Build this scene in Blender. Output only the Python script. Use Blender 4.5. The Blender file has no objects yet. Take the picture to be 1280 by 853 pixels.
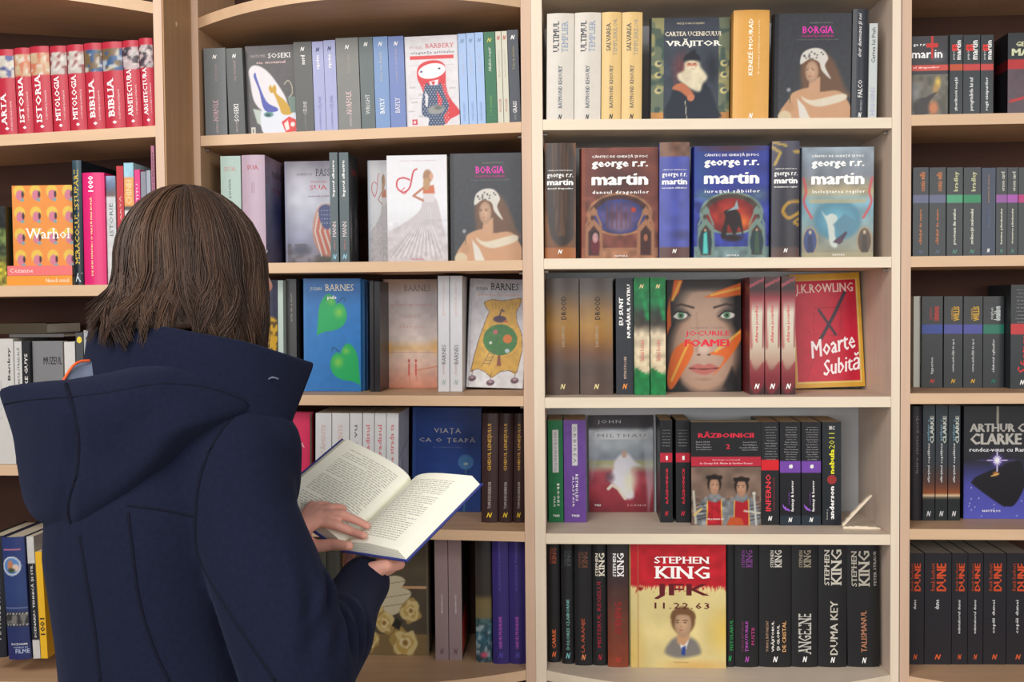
import bpy, math, random
import numpy as np
from mathutils import Vector, Matrix
C = bpy.context.scene.collection
PI = math.pi
random.seed(7)
# ---------------------------------------------------------------- camera
CAM = Vector((0, -2.2, 1.5)); F = 1269.0
PITCH, ROLL, YAW = -0.0330, -0.0088, -0.0610
def _basis():
    cy, sy, cp, sp = math.cos(YAW), math.sin(YAW), math.cos(PITCH), math.sin(PITCH)
    fw = Vector((sy*cp, cy*cp, sp)); r = Vector((cy, -sy, 0)); u = r.cross(fw)
    cr, sr = math.cos(ROLL), math.sin(ROLL)
    return cr*r+sr*u, -sr*r+cr*u, fw
R_, U_, W_ = _basis()
cd = bpy.data.cameras.new('camera'); cd.sensor_width = 36; cd.lens = F/1280*36; cd.clip_start = .05
cam = bpy.data.objects.new('camera', cd); C.objects.link(cam)
M3 = Matrix((R_, U_, -W_)).transposed()
cam.matrix_world = Matrix.Translation(CAM) @ M3.to_4x4()
bpy.context.scene.camera = cam
# ---------------------------------------------------------------- light, exposure
sc = bpy.context.scene
sc.view_settings.view_transform = 'Standard'; sc.view_settings.look = 'None'
sc.view_settings.exposure = -0.06; sc.view_settings.gamma = 1.0; sc.view_settings.use_curve_mapping = False
w = bpy.data.worlds.new('daylight'); sc.world = w; w.use_nodes = True
w.node_tree.nodes['Background'].inputs[0].default_value = (.86, .92, 1, 1)
w.node_tree.nodes['Background'].inputs[1].default_value = .24
def area(name, loc, target, sx, sy, power, col):
    l = bpy.data.lights.new(name, 'AREA'); l.shape = 'RECTANGLE'; l.size = sx; l.size_y = sy
    l.energy = power; l.color = col
    o = bpy.data.objects.new(name, l); C.objects.link(o); o.location = loc
    o.rotation_euler = (Vector(target)-Vector(loc)).to_track_quat('-Z', 'Y').to_euler()
    return o
area('shop_window_light', (-1.3, -4.3, 1.9), (.15, 0, 1.3), 2.8, 1.7, 98, (.97, .98, 1))
area('far_window_light', (2.2, -3.9, 2.0), (.5, 0, 1.3), 1.8, 1.5, 68, (1, .97, .93))
area('overhead_fill_light', (-1.0, -2.3, 2.9), (-.2, -.1, 1.2), 1.6, .8, 44, (1, .95, .88))  # unseen overhead fill, added to brighten the open pages and other upward faces

# ---------------------------------------------------------------- pixel -> world helpers
def ray(px, py):
    return R_*((px-640)/F) + U_*((426.5-py)/F) + W_
def at(px, py, Y):                       # point of the vertical plane y=Y seen at that pixel
    d = ray(px, py); return CAM + d*((Y-CAM.y)/d.y)
def ad(px, py, dist):                    # point at that distance along the view axis
    return CAM + ray(px, py)*dist
class Bay:                               # a bookcase front: u along the shelf, v into it
    def __init__(s, origin, ang=0):
        s.o = Vector(origin); s.a = ang
        s.e = Vector((math.cos(ang), math.sin(ang), 0)); s.n = Vector((-math.sin(ang), math.cos(ang), 0))
    def un(s, px, py, v=0):
        d = ray(px, py); t = ((s.o - CAM).dot(s.n) + v)/d.dot(s.n)
        p = CAM + d*t - s.o; return p.dot(s.e), p.z + s.o.z
    def P(s, u, v, z): return Vector((s.o.x, s.o.y, 0)) + s.e*u + s.n*v + Vector((0, 0, z))
    def onshelf(s, px, py, z):           # v where the pixel's ray meets height z
        d = ray(px, py); t = (z-CAM.z)/d.z; p = CAM+d*t-s.o; return p.dot(s.n)

# ---------------------------------------------------------------- colour
def lin(c):
    return tuple(((x/255)/12.92 if x/255 <= .04045 else ((x/255+.055)/1.055)**2.4) for x in c[:3])
def linA(a):
    a = np.clip(a, 0, 255)/255.0
    return np.where(a <= .04045, a/12.92, ((a+.055)/1.055)**2.4)

# ---------------------------------------------------------------- materials
def mat(name, rough=.5, col=None, attr=False, noise=0, nscale=40, bump=0, bscale=200, spec=.5, stretch=None, coat=0, sheen=0, gain=1):
    m = bpy.data.materials.new(name); m.use_nodes = True; nt = m.node_tree; b = nt.nodes['Principled BSDF']
    b.inputs['Roughness'].default_value = rough; b.inputs['Specular IOR Level'].default_value = spec
    if coat: b.inputs['Coat Weight'].default_value = coat; b.inputs['Coat Roughness'].default_value = .12
    if sheen:
        b.inputs['Sheen Weight'].default_value = sheen; b.inputs['Sheen Roughness'].default_value = .5
        b.inputs['Sheen Tint'].default_value = (.4, .5, .9, 1)
    tc = nt.nodes.new('ShaderNodeTexCoord'); mp = nt.nodes.new('ShaderNodeMapping')
    nt.links.new(tc.outputs['Object'], mp.inputs['Vector'])
    if stretch: mp.inputs['Scale'].default_value = stretch
    src = None
    if attr:
        a = nt.nodes.new('ShaderNodeVertexColor'); a.layer_name = 'Col'; src = a.outputs['Color']
    n = nt.nodes.new('ShaderNodeTexNoise'); n.inputs['Scale'].default_value = nscale; n.inputs['Detail'].default_value = 4
    nt.links.new(mp.outputs[0], n.inputs['Vector'])
    if attr:
        mr = nt.nodes.new('ShaderNodeMapRange'); mr.inputs['To Min'].default_value = gain*(1-noise); mr.inputs['To Max'].default_value = gain*(1+noise)
        nt.links.new(n.outputs['Fac'], mr.inputs['Value'])
        mx = nt.nodes.new('ShaderNodeVectorMath'); mx.operation = 'SCALE'
        nt.links.new(src, mx.inputs[0]); nt.links.new(mr.outputs[0], mx.inputs['Scale'])
        nt.links.new(mx.outputs[0], b.inputs['Base Color'])
    else:
        cr = nt.nodes.new('ShaderNodeValToRGB')
        c = lin(col)
        cr.color_ramp.elements[0].position = .3; cr.color_ramp.elements[1].position = .7
        cr.color_ramp.elements[0].color = tuple(x*(1-noise) for x in c)+(1,)
        cr.color_ramp.elements[1].color = tuple(min(1, x*(1+noise)) for x in c)+(1,)
        nt.links.new(n.outputs['Fac'], cr.inputs[0]); nt.links.new(cr.outputs[0], b.inputs['Base Color'])
    if bump:
        n2 = nt.nodes.new('ShaderNodeTexNoise'); n2.inputs['Scale'].default_value = bscale; n2.inputs['Detail'].default_value = 3
        bp = nt.nodes.new('ShaderNodeBump'); bp.inputs['Strength'].default_value = bump; bp.inputs['Distance'].default_value = .001
        nt.links.new(mp.outputs[0], n2.inputs['Vector'])
        nt.links.new(n2.outputs['Fac'], bp.inputs['Height']); nt.links.new(bp.outputs[0], b.inputs['Normal'])
    return m
M = dict(
 cover=mat('printed_cover', .36, attr=True, noise=.06, nscale=60, spec=.3, gain=.8),
 matte=mat('matte_cover', .6, attr=True, noise=.08, nscale=80, spec=.25, gain=.8),
 ink=mat('ink', .45, attr=True, spec=.3),
 paper=mat('page_paper', .9, attr=True, noise=.22, nscale=6, stretch=(260, 1, 1), spec=.1),
 page=mat('open_page', .85, col=(254, 251, 233), noise=.02, nscale=30, spec=.1),
 wood_tan=mat('beech_laminate', .5, col=(196, 158, 124), noise=.07, nscale=5, stretch=(1.2, 8, 8), bump=.08, bscale=90, spec=.35),
 wood_tan_v=mat('beech_laminate_upright', .5, col=(196, 158, 124), noise=.07, nscale=5, stretch=(8, 8, .8), bump=.08, bscale=90, spec=.35),
 edge_tan=mat('beech_edge_band', .45, col=(206, 172, 138), noise=.05, nscale=6, stretch=(1, 8, 10), spec=.4),
 edge_tan_v=mat('beech_edge_band_upright', .45, col=(200, 168, 143), noise=.05, nscale=6, stretch=(12, 8, .7), spec=.4),
 wood_pale=mat('birch_laminate', .5, col=(216, 198, 178), noise=.05, nscale=5, stretch=(1.2, 8, 8), bump=.06, bscale=90, spec=.35),
 wood_pale_v=mat('birch_laminate_upright', .5, col=(214, 192, 174), noise=.05, nscale=5, stretch=(8, 8, .8), bump=.06, bscale=90, spec=.35),
 edge_pale=mat('birch_edge_band', .45, col=(222, 206, 182), noise=.04, nscale=6, stretch=(1, 8, 10), spec=.4),
 edge_pale_v=mat('birch_edge_band_upright', .45, col=(222, 204, 182), noise=.04, nscale=6, stretch=(12, 8, .7), spec=.4),
 back_dark=mat('dark_back_board', .75, col=(66, 42, 33), noise=.15, nscale=4, stretch=(1, 1, 9), spec=.2),
 back_pale=mat('pale_back_board', .7, col=(196, 198, 200), noise=.03, nscale=6, spec=.2),
 side_brown=mat('brown_side_board', .6, col=(176, 136, 98), noise=.10, nscale=5, stretch=(9, 9, .7), bump=.1, bscale=80, spec=.3),
 metal=mat('steel', .3, col=(190, 190, 192), noise=.03, spec=.7),
 floor=mat('shop_floor', .5, col=(150, 132, 115), noise=.1, nscale=3),
 wall=mat('plaster', .9, col=(205, 200, 192), noise=.03, nscale=5),
)
M['metal'].node_tree.nodes['Principled BSDF'].inputs['Metallic'].default_value = .9

# ---------------------------------------------------------------- object helpers
def link(name, me, mats, parent=None, **kw):
    for m in (mats if isinstance(mats, (list, tuple)) else [mats]): me.materials.append(m)
    o = bpy.data.objects.new(name, me); C.objects.link(o)
    if parent: o.parent = parent
    for k, v in kw.items(): o[k] = v
    return o
def empty(name, loc, rz=0, label=None, cat=None, group=None, kind=None, rot=None):
    o = bpy.data.objects.new(name, None); C.objects.link(o); o.empty_display_size = .02
    o.location = loc; o.rotation_euler = rot if rot else (0, 0, rz)
    if label: o['label'] = label
    if cat: o['category'] = cat
    if group: o['group'] = group
    if kind: o['kind'] = kind
    return o
class MB:                                # mesh collector, optional colour per vertex
    def __init__(s): s.v = []; s.f = []; s.c = []; s.m = []
    def add(s, vs, fs, col=(200, 200, 200), mi=0):
        b = len(s.v); s.v += [tuple(v) for v in vs]; s.f += [tuple(b+i for i in f) for f in fs]
        c = lin(col); s.c += [c]*len(vs); s.m += [mi]*len(fs)
    def box(s, a, b, col=(200, 200, 200), mi=0):
        x0, y0, z0 = a; x1, y1, z1 = b
        s.add([(x0, y0, z0), (x1, y0, z0), (x1, y1, z0), (x0, y1, z0), (x0, y0, z1), (x1, y0, z1), (x1, y1, z1), (x0, y1, z1)],
              [(0, 3, 2, 1), (4, 5, 6, 7), (0, 1, 5, 4), (1, 2, 6, 5), (2, 3, 7, 6), (3, 0, 4, 7)], col, mi)
    def mesh(s, smooth=False):
        me = bpy.data.meshes.new('m'); me.from_pydata(s.v, [], s.f)
        a = me.color_attributes.new('Col', 'FLOAT_COLOR', 'POINT')
        a.data.foreach_set('color', np.array([(*c, 1) for c in s.c], dtype=np.float32).ravel())
        me.polygons.foreach_set('material_index', s.m)
        if smooth: me.polygons.foreach_set('use_smooth', [True]*len(s.f))
        me.update(); return me
def bevel(o, w=.0012, seg=2):
    b = o.modifiers.new('bevel', 'BEVEL'); b.width = w; b.segments = seg; b.limit_method = 'ANGLE'; return o
def setp(o, **k):
    for a, b in k.items(): o[a] = b
    return o

# ---------------------------------------------------------------- painted print: a fine grid whose vertices carry the ink
class Cv:
    def __init__(s, nx, ny, w, h, col):
        s.nx, s.ny = nx, ny; s.asp = h/w; s.w = w; s.h = h
        s.X, s.Y = np.meshgrid(np.linspace(0, 1, nx), np.linspace(0, 1, ny))
        s.a = np.zeros((ny, nx, 3)); s.a[:] = col; s.rng = np.random.RandomState(3)
    def mix(s, m, col, al=1):
        m = np.clip(m*al, 0, 1)[..., None]; s.a = s.a*(1-m) + np.array(col, float)*m
    def ell(s, cx, cy, rx, ry, col, soft=.15, rot=0, al=1, col2=None):
        dx = s.X-cx; dy = (s.Y-cy)*s.asp; c, n = math.cos(rot), math.sin(rot)
        a = (dx*c+dy*n)/rx; b = (-dx*n+dy*c)/(ry*s.asp); r = np.sqrt(a*a+b*b)
        m = np.clip((1-r)/max(soft, 1e-3), 0, 1)
        if col2 is not None:
            t = np.clip(r, 0, 1)[..., None]; cc = np.array(col)*(1-t)+np.array(col2)*t
            m = (m*al)[..., None]; s.a = s.a*(1-m)+cc*m
        else: s.mix(m, col, al)
    def dist(s, pts, closed=True):
        px, py = s.X, s.Y*s.asp; P = [(x, y*s.asp) for x, y in pts]; n = len(P)
        d = np.full(px.shape, 9.0); ins = np.zeros(px.shape, bool)
        for i in range(n if closed else n-1):
            (x0, y0), (x1, y1) = P[i], P[(i+1) % n]; ex, ey = x1-x0, y1-y0
            t = np.clip(((px-x0)*ex+(py-y0)*ey)/(ex*ex+ey*ey+1e-12), 0, 1)
            d = np.minimum(d, np.hypot(px-x0-t*ex, py-y0-t*ey))
            if closed and y0 != y1:
                c = ((y0 > py) != (y1 > py)) & (px < (x1-x0)*(py-y0)/(y1-y0)+x0); ins ^= c
        return d, ins
    def poly(s, pts, col, soft=.012, al=1):
        n = len(pts)
        if n >= 6:                       # round off free-form outlines
            out = []
            for i in range(n):
                a, b, c, d = [np.array(pts[(i+j) % n], float) for j in (-1, 0, 1, 2)]
                for k in range(4): t = k/4; out.append(tuple(.5*((2*b)+(-a+c)*t+(2*a-5*b+4*c-d)*t*t+(-a+3*b-3*c+d)*t**3)))
            pts = out
        d, i = s.dist(pts); s.mix(np.where(i, 1, 0)*np.clip(.5+d/soft, 0, 1)+np.where(i, 0, 1)*np.clip(.5-d/soft, 0, 1), col, al)
    def line(s, pts, w, col, al=1):
        d, _ = s.dist(pts, False); s.mix(np.clip((w-d)/(w*.6)+.2, 0, 1), col, al)
    def curve(s, P, w, col, al=1, sub=6):
        out = []
        for i in range(len(P)-1):
            a, b, c, d = [np.array(P[min(max(j, 0), len(P)-1)]) for j in (i-1, i, i+1, i+2)]
            for k in range(sub): t = k/sub; out.append(tuple(.5*((2*b)+(-a+c)*t+(2*a-5*b+4*c-d)*t*t+(-a+3*b-3*c+d)*t**3)))
        s.line(out+[tuple(P[-1])], w, col, al)
    def rect(s, x0, y0, x1, y1, col, al=1):
        s.mix(((s.X >= x0) & (s.X <= x1) & (s.Y >= y0) & (s.Y <= y1)).astype(float), col, al)
    def grad(s, stops, x0=0, x1=1, al=1, horiz=False):
        t = s.X if horiz else s.Y; st = sorted(stops)
        c = np.stack([np.interp(t, [q[0] for q in st], [q[1][k] for q in st]) for k in range(3)], -1)
        m = (((s.X >= x0) & (s.X <= x1))*al)[..., None]; s.a = s.a*(1-m)+c*m
    def noise(s, amp, sc, seed=1, al=None, col=None, thr=.5, y0=0, y1=1, x0=0, x1=1):
        r = np.random.RandomState(seed); gx = max(2, int(sc)); gy = max(2, int(sc*s.asp))
        g = r.rand(gy+1, gx+1); fx = s.X*gx; fy = s.Y*gy
        ix = np.minimum(fx.astype(int), gx-1); iy = np.minimum(fy.astype(int), gy-1); tx = fx-ix; ty = fy-iy
        tx = tx*tx*(3-2*tx); ty = ty*ty*(3-2*ty)
        v = (g[iy, ix]*(1-tx)+g[iy, ix+1]*tx)*(1-ty)+(g[iy+1, ix]*(1-tx)+g[iy+1, ix+1]*tx)*ty
        reg = (s.X >= x0) & (s.X <= x1) & (s.Y >= y0) & (s.Y <= y1)
        if col is None: s.a = s.a*(1+(amp*(v-.5)*reg)[..., None])
        else: s.mix(np.clip((v-thr)*8, 0, 1)*reg, col, amp)
    def mesh(s, f):                      # f(X,Y)->(x,y,z) arrays
        x, y, z = f(s.X, s.Y); nv = s.nx*s.ny
        me = bpy.data.meshes.new('print'); me.vertices.add(nv)
        me.vertices.foreach_set('co', np.stack([x, y, z], -1).astype(np.float32).ravel())
        i = np.arange(nv).reshape(s.ny, s.nx)
        q = np.stack([i[:-1, :-1], i[:-1, 1:], i[1:, 1:], i[1:, :-1]], -1).reshape(-1, 4); n = len(q)
        me.loops.add(n*4); me.loops.foreach_set('vertex_index', q.ravel().astype(np.int32))
        me.polygons.add(n); me.polygons.foreach_set('loop_start', (np.arange(n)*4).astype(np.int32))
        me.update(calc_edges=True)
        a = me.color_attributes.new('Col', 'FLOAT_COLOR', 'POINT')
        col = np.ones((nv, 4), np.float32); col[:, :3] = linA(s.a).reshape(-1, 3)
        a.data.foreach_set('color', col.ravel()); return me

# ---------------------------------------------------------------- lettering
_tc = {}
def glyphs(t, st='sans'):
    k = (t, st)
    if k in _tc: return _tc[k]
    c = bpy.data.curves.new('t', 'FONT'); c.body = t; c.resolution_u = 1
    if 'i' in st: c.shear = .35
    c.space_character = 1.25 if 'w' in st else 1.0
    o = bpy.data.objects.new('t', c); me = bpy.data.meshes.new_from_object(o)
    V = np.array([v.co[:2] for v in me.vertices]) if len(me.vertices) else np.zeros((1, 2))
    Fs = [tuple(p.vertices) for p in me.polygons]
    nb0 = len(V)
    if 's' in st and 'sans' not in st:   # serifs: a foot under every stem that stands on the base or cap line
        cnt = {}
        for f in Fs:
            for a, b in zip(f, f[1:]+f[:1]): cnt[(min(a, b), max(a, b))] = cnt.get((min(a, b), max(a, b)), 0)+1
        extra = []
        for (a, b), n in cnt.items():
            if n != 1: continue
            (x0, y0), (x1, y1) = V[a], V[b]
            if abs(y0-y1) < .012 and .04 < abs(x0-x1) < .22:
                for L, s in ((0.0, 1), (.69, -1), (.72, -1)):
                    if abs(y0-L) < .03: extra.append((min(x0, x1)-.06, max(x0, x1)+.06, y0, y0+s*.055)); break
        V = list(map(tuple, V))
        for x0, x1, y0, y1 in extra:
            n = len(V); V += [(x0, y0), (x1, y0), (x1, y1), (x0, y1)]
            Fs.append((n, n+1, n+2, n+3) if y1 > y0 else (n, n+3, n+2, n+1))
        V = np.array(V)
    ly = np.zeros(len(V)); q = np.arange(len(V)-nb0)//4; ly[nb0:] = .00005*(1+q % 2)
    sh = [(-.022, 0), (.022, 0)] if 'b' in st else ([(-.045, -.014), (-.015, .014), (.015, -.014), (.045, .014)] if 'B' in st else [])
    if sh:                               # heavier face: the outline is laid down several times, slightly shifted and raised
        n0 = len(V); Fs = [tuple(i+n0*k for i in f) for k in range(len(sh)) for f in Fs]
        ly = np.concatenate([ly+.00014*k for k in range(len(sh))]); V = np.concatenate([V+np.array(d) for d in sh])
    bpy.data.objects.remove(o); bpy.data.curves.remove(c); bpy.data.meshes.remove(me)
    _tc[k] = (V, Fs, ly); return _tc[k]
def put(mb, t, st, o, ex, ey, L, c, col, off):
    """text fitted to length L and height c, centred on o, along ex with up ey, raised by vector off"""
    V, Fs, ly = glyphs(t, st)
    x0, x1 = V[:, 0].min(), V[:, 0].max(); low = t == t.lower() or (t[:1] + t[1:].lower() == t)
    y0, y1 = V[:, 1].min(), V[:, 1].max()
    sx = L/max(x1-x0, .01); sy = c/max(y1-y0, .01)
    o = Vector(o); ex = Vector(ex); ey = Vector(ey); off = Vector(off); nn = ex.cross(ey)
    mb.add([o+ex*((x-(x0+x1)/2)*sx)+ey*((y-(y0+y1)/2)*sy)+off+nn*z for (x, y), z in zip(V, ly)], Fs, col)

# ---------------------------------------------------------------- a book
def book(name, root, t, h, w, col, hard=True, spine=None, front=None, text=(), ftext=(), page=(214, 204, 182), spcol=None, matn='cover', ptop=None):
    """base frame: spine towards -y, thickness along x, origin at the foot of the spine's middle; +x face is the front board"""
    r = min(t*.16, .0045) if hard else 0; g = .0022 if hard else .0005; n = 8
    prof = lambda x: -r*(1-(2*x/t)**2) if hard else 0*x
    xs = np.linspace(-t/2, t/2, n+1)
    outer = [(-t/2, w)]+[(x, prof(x)) for x in xs]+[(t/2, w)]
    inner = [(-t/2+g, w)]+[(max(min(x, t/2-g), -t/2+g), prof(x)+g) for x in xs]+[(t/2-g, w)]
    m = len(outer); vs = []
    for z in (0, h):
        vs += [(x, y, z) for x, y in outer]+[(x, y, z) for x, y in inner]
    fs = []
    for i in range(m-1):
        fs.append((i, i+1, 2*m+i+1, 2*m+i)); fs.append((m+i+1, m+i, 3*m+i, 3*m+i+1))
        fs.append((2*m+i, 2*m+i+1, 3*m+i+1, 3*m+i)); fs.append((i+1, i, m+i, m+i+1))
    fs.append((0, 2*m, 3*m, m)); fs.append((m-1, 2*m-1, 4*m-1, 3*m-1))
    mb = MB(); mb.add(vs, fs, col)
    if spcol:
        c = lin(spcol)
        for k in range(2):
            for i in range(2, m-2): mb.c[2*m*k+i] = c
    link('cover', mb.mesh(), M[matn], root)
    e = .003 if hard else .0003
    pb = MB(); pb.box((-t/2+g+.0001, g+.0002, e), (t/2-g-.0001, w-(.003 if hard else .0004), h-e), page)
    link('page_block', pb.mesh(), M['paper'], root)
    if spine:
        cv = spine(t, h)
        x_ = lambda X, Y: ((X-.5)*t*.995, prof((X-.5)*t*.995)-.00025, Y*h)
        link('spine_print', cv.mesh(x_), M[matn], root)
    lts = []; lt = MB()
    for T in text:
        if not (len(T) > 7 and T[7] == 'h' and T[4] < .012) and lt.v: lts.append(lt); lt = MB()
        s, u, z, L, c, co = T[:6]; st = T[6] if len(T) > 6 else 'sans'; d = T[7] if len(T) > 7 else 'u'
        b0 = len(lt.v)
        if d == 'u': put(lt, s, st, ((u-.5)*t, 0, z*h), (0, 0, 1), (-1, 0, 0), L*h, c*t, co, (0, 0, 0))
        elif d == 'd': put(lt, s, st, ((u-.5)*t, 0, z*h), (0, 0, -1), (1, 0, 0), L*h, c*t, co, (0, 0, 0))
        else: put(lt, s, st, ((u-.5)*t, 0, z*h), (1, 0, 0), (0, 0, 1), L*t, c*h, co, (0, 0, 0))
        for i in range(b0, len(lt.v)):
            x, y, zz = lt.v[i]; x = max(min(x, t/2*.99), -t/2*.99); lt.v[i] = (x, prof(x)-.0006+y, zz)
    for T in ftext:
        if lt.v: lts.append(lt); lt = MB()
        s, x, y, L, c, co = T[:6]; st = T[6] if len(T) > 6 else 'sans'; rot = T[7] if len(T) > 7 else 0
        ex = Vector((0, math.cos(rot), math.sin(rot))); ey = Vector((0, -math.sin(rot), math.cos(rot)))
        put(lt, s, st, (t/2+.0006, x*w, y*h), ex, ey, L*w, c*h, co, (0, 0, 0))
    if lt.v: lts.append(lt)
    for lt in lts: link('lettering', lt.mesh(), M['ink'], root)
    if front:
        cv = front(w, h)
        link('cover_print', cv.mesh(lambda X, Y: (np.full_like(X, t/2+.00025), X*w, Y*h)), M[matn], root)
    return root
# ================================================================= setting
mb = MB(); mb.box((-4, -5, -.05), (4, 1.2, 0)); link('floor', mb.mesh(), M['floor'], kind='structure')
mb = MB(); mb.box((-4, .34, 0), (4, .42, 3.1)); link('wall_back', mb.mesh(), M['wall'], kind='structure')
# ================================================================= bookcases
B1 = Bay(at(194.6, 165, -.155), 0.0); B0 = Bay((0, 0, 0))
B1.o.z = 0; B0.o.z = 0
BAY = {1: B1, 2: B0, 3: B0, 4: B0}
SX = {1: (-.74, 0.0), 2: (-.8168, -.1098), 3: (-.0642, .6725), 4: (.7122, 1.449)}
# shelf top lines: two pixels on the front edge of each
SP = {(1, 0): ((0, -8), (195, 3)), (1, 1): ((0, 168.8), (194, 157.2)), (1, 2): ((0, 358), (90, 356)), (1, 3): ((0, 581), (20, 581.6)),
 (2, 0): ((253, 22), (651, -4)), (2, 1): ((251.6, 169.9), (651, 152.4)), (2, 2): ((340, 328.8), (651, 325.1)), (2, 3): ((370, 494), (654, 495.3)), (2, 4): ((560, 662.6), (655, 664.8)),
 (3, 1): ((678, 149.6), (1112, 146.9)), (3, 2): ((679.5, 323.5), (1115, 321.1)), (3, 3): ((681, 497.4), (1115, 496)), (3, 4): ((682, 667.4), (1113, 668.5)),
 (4, 1): ((1139, 142.6), (1280, 142.2)), (4, 2): ((1141, 320.4), (1280, 319.3)), (4, 3): ((1141.5, 491.8), (1280, 491.8)), (4, 4): ((1137, 662), (1280, 662)),
 (2, 5): ((657, 838), (600, 837.2)), (3, 5): ((683, 840.5), (1107, 842)), (4, 5): ((1131, 846.6), (1280, 846.6)), (1, 5): ((0, 853), (100, 853))}
Z = {}
for k, (p, q) in SP.items():
    b = BAY[k[0]]; Ua, Za = b.un(*p); Ub, Zb = b.un(*q); s = (Zb-Za)/(Ub-Ua)
    if k in ((4, 1), (4, 2), (4, 3), (4, 4), (4, 5), (2, 5), (1, 3), (1, 2), (1, 5), (3, 5)): s = 0; Za = (Za+Zb)/2
    Z[k] = (Za-s*Ua, s)
Z[(3, 0)] = (2.187, 0); Z[(4, 0)] = (2.19, 0); Z[(1, 4)] = None
def shz(bay, row, u): a, s = Z[(bay, row)]; return a+s*u
BOW = {(2, 0): .14, (1, 0): .10, (3, 0): .10, (4, 0): .10, (2, 5): .10, (3, 5): .10, (4, 5): .10, (1, 5): .0}
TH = .0225; DEP = .245
LAB = {1: 'beech bookcase at the left edge of the picture with red hardcovers up top',
       2: 'beech bookcase directly behind the reader with bowed top and bottom shelves',
       3: 'pale birch bookcase right of the reader, the lightest wood of the row',
       4: 'beech bookcase at the right edge of the picture, next to the pale one'}
for n in (1, 2, 3, 4):
    b = BAY[n]; u0, u1 = SX[n]; pale = n == 3; q = 'pale' if pale else 'tan'
    root = empty('bookcase', b.P(0, 0, 0), b.a, LAB[n], 'bookcase', 'tall bookcases standing side by side')
    for side, (a, c) in (('l', (u0-.0218 if n != 3 else u0-.0236, u0)), ('r', (u1, u1+(.0218 if n != 3 else .0196)))):
        if n == 1 and side == 'r': c = a+.0178
        mb = MB(); rear = (n, side) == (1, 'r'); mb.box((a+.0001, .0008, .0), (c-.0001, .1525 if rear else DEP+.02, 2.5))
        if rear: mb.box((a+.0001, .1526, 0), (a+.0095, DEP+.02, 2.5))
        sp = link('side_panel', mb.mesh(), M['wood_%s_v' % q], root)
        mb = MB(); mb.box((a+.0001, -.0012, .0), (c-.0001, .0007, 2.5)); link('edge_band', mb.mesh(), M['edge_%s_v' % q], sp)
    mb = MB(); mb.box((u0+.0002, DEP+.001, 0), (u1-.0002, DEP+.008, 2.5)); link('back_panel', mb.mesh(), M['back_pale' if pale else 'back_dark'], root)
    mb = MB(); mb.box((u0+.0002, .02, .0), (u1-.0002, .036, .62)); link('base_panel', mb.mesh(), M['wood_%s' % q], root)
    for r in range(6):
        if Z.get((n, r)) is None: continue
        bow = BOW.get((n, r), 0); N = 28 if bow else 1
        us = [u0+.0003+(u1-u0-.0006)*i/N for i in range(N+1)]
        fr = [-bow*(1-((2*i/N-1) if N > 1 else 1)**2) if bow else 0 for i in range(N+1)]
        def strip(va, vb, za, zb):
            mb = MB(); vs = []; fs = []
            for i, u in enumerate(us):
                zz = shz(n, r, u); vs += [(u, va(i), zz-za), (u, vb(i), zz-za), (u, vb(i), zz-zb), (u, va(i), zz-zb)]
            for i in range(N):
                k = 4*i; fs += [(k, k+4, k+5, k+1), (k+1, k+5, k+6, k+2), (k+2, k+6, k+7, k+3), (k+3, k+7, k+4, k)]
            fs += [(0, 1, 2, 3), (4*N+3, 4*N+2, 4*N+1, 4*N)]
            mb.add(vs, fs); return mb.mesh()
        sh = link('shelf', strip(lambda i: fr[i]+.0012, lambda i: DEP, 0, TH), M['wood_%s' % q], root)
        link('edge_band', strip(lambda i: fr[i], lambda i: fr[i]+.0011, 0.0, TH), M['edge_%s' % q], sh)
        if 0 < r < 5:
            for uu, s in ((u0, 1), (u1, -1)):
                mb = MB(); zz = shz(n, r, uu)-TH-.0042
                a = [(math.cos(i*PI/4)*.0036, math.sin(i*PI/4)*.0036) for i in range(8)]
                mb.add([(uu+s*.0004, .03+x, zz+y) for x, y in a]+[(uu+s*.009, .03+x, zz+y) for x, y in a],
                       [(i, (i+1) % 8, 8+(i+1) % 8, 8+i) for i in range(8)]+[tuple(range(8)), tuple(range(15, 7, -1))])
                link('shelf_pin', mb.mesh(), M['metal'], root)
    if n == 1:                           # the brown outer face of the right side panel
        mb = MB(); mb.box((.0180, .0015, 0), (.0205, .1525, 2.5)); link('outer_panel', mb.mesh(), M['side_brown'], root)
        mb = MB(); a = [(math.cos(i*PI/5)*.005, math.sin(i*PI/5)*.006) for i in range(10)]
        zz = B1.un(223, 18)[1]
        mb.add([(.0206, .07+x, zz+y) for x, y in a]+[(.0217, .07+x*.8, zz+y*.8) for x, y in a], [(i, (i+1) % 10, 10+(i+1) % 10, 10+i) for i in range(10)]+[tuple(range(10, 20))])
        link('screw_cap', mb.mesh(), M['edge_tan'], root)

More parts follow.
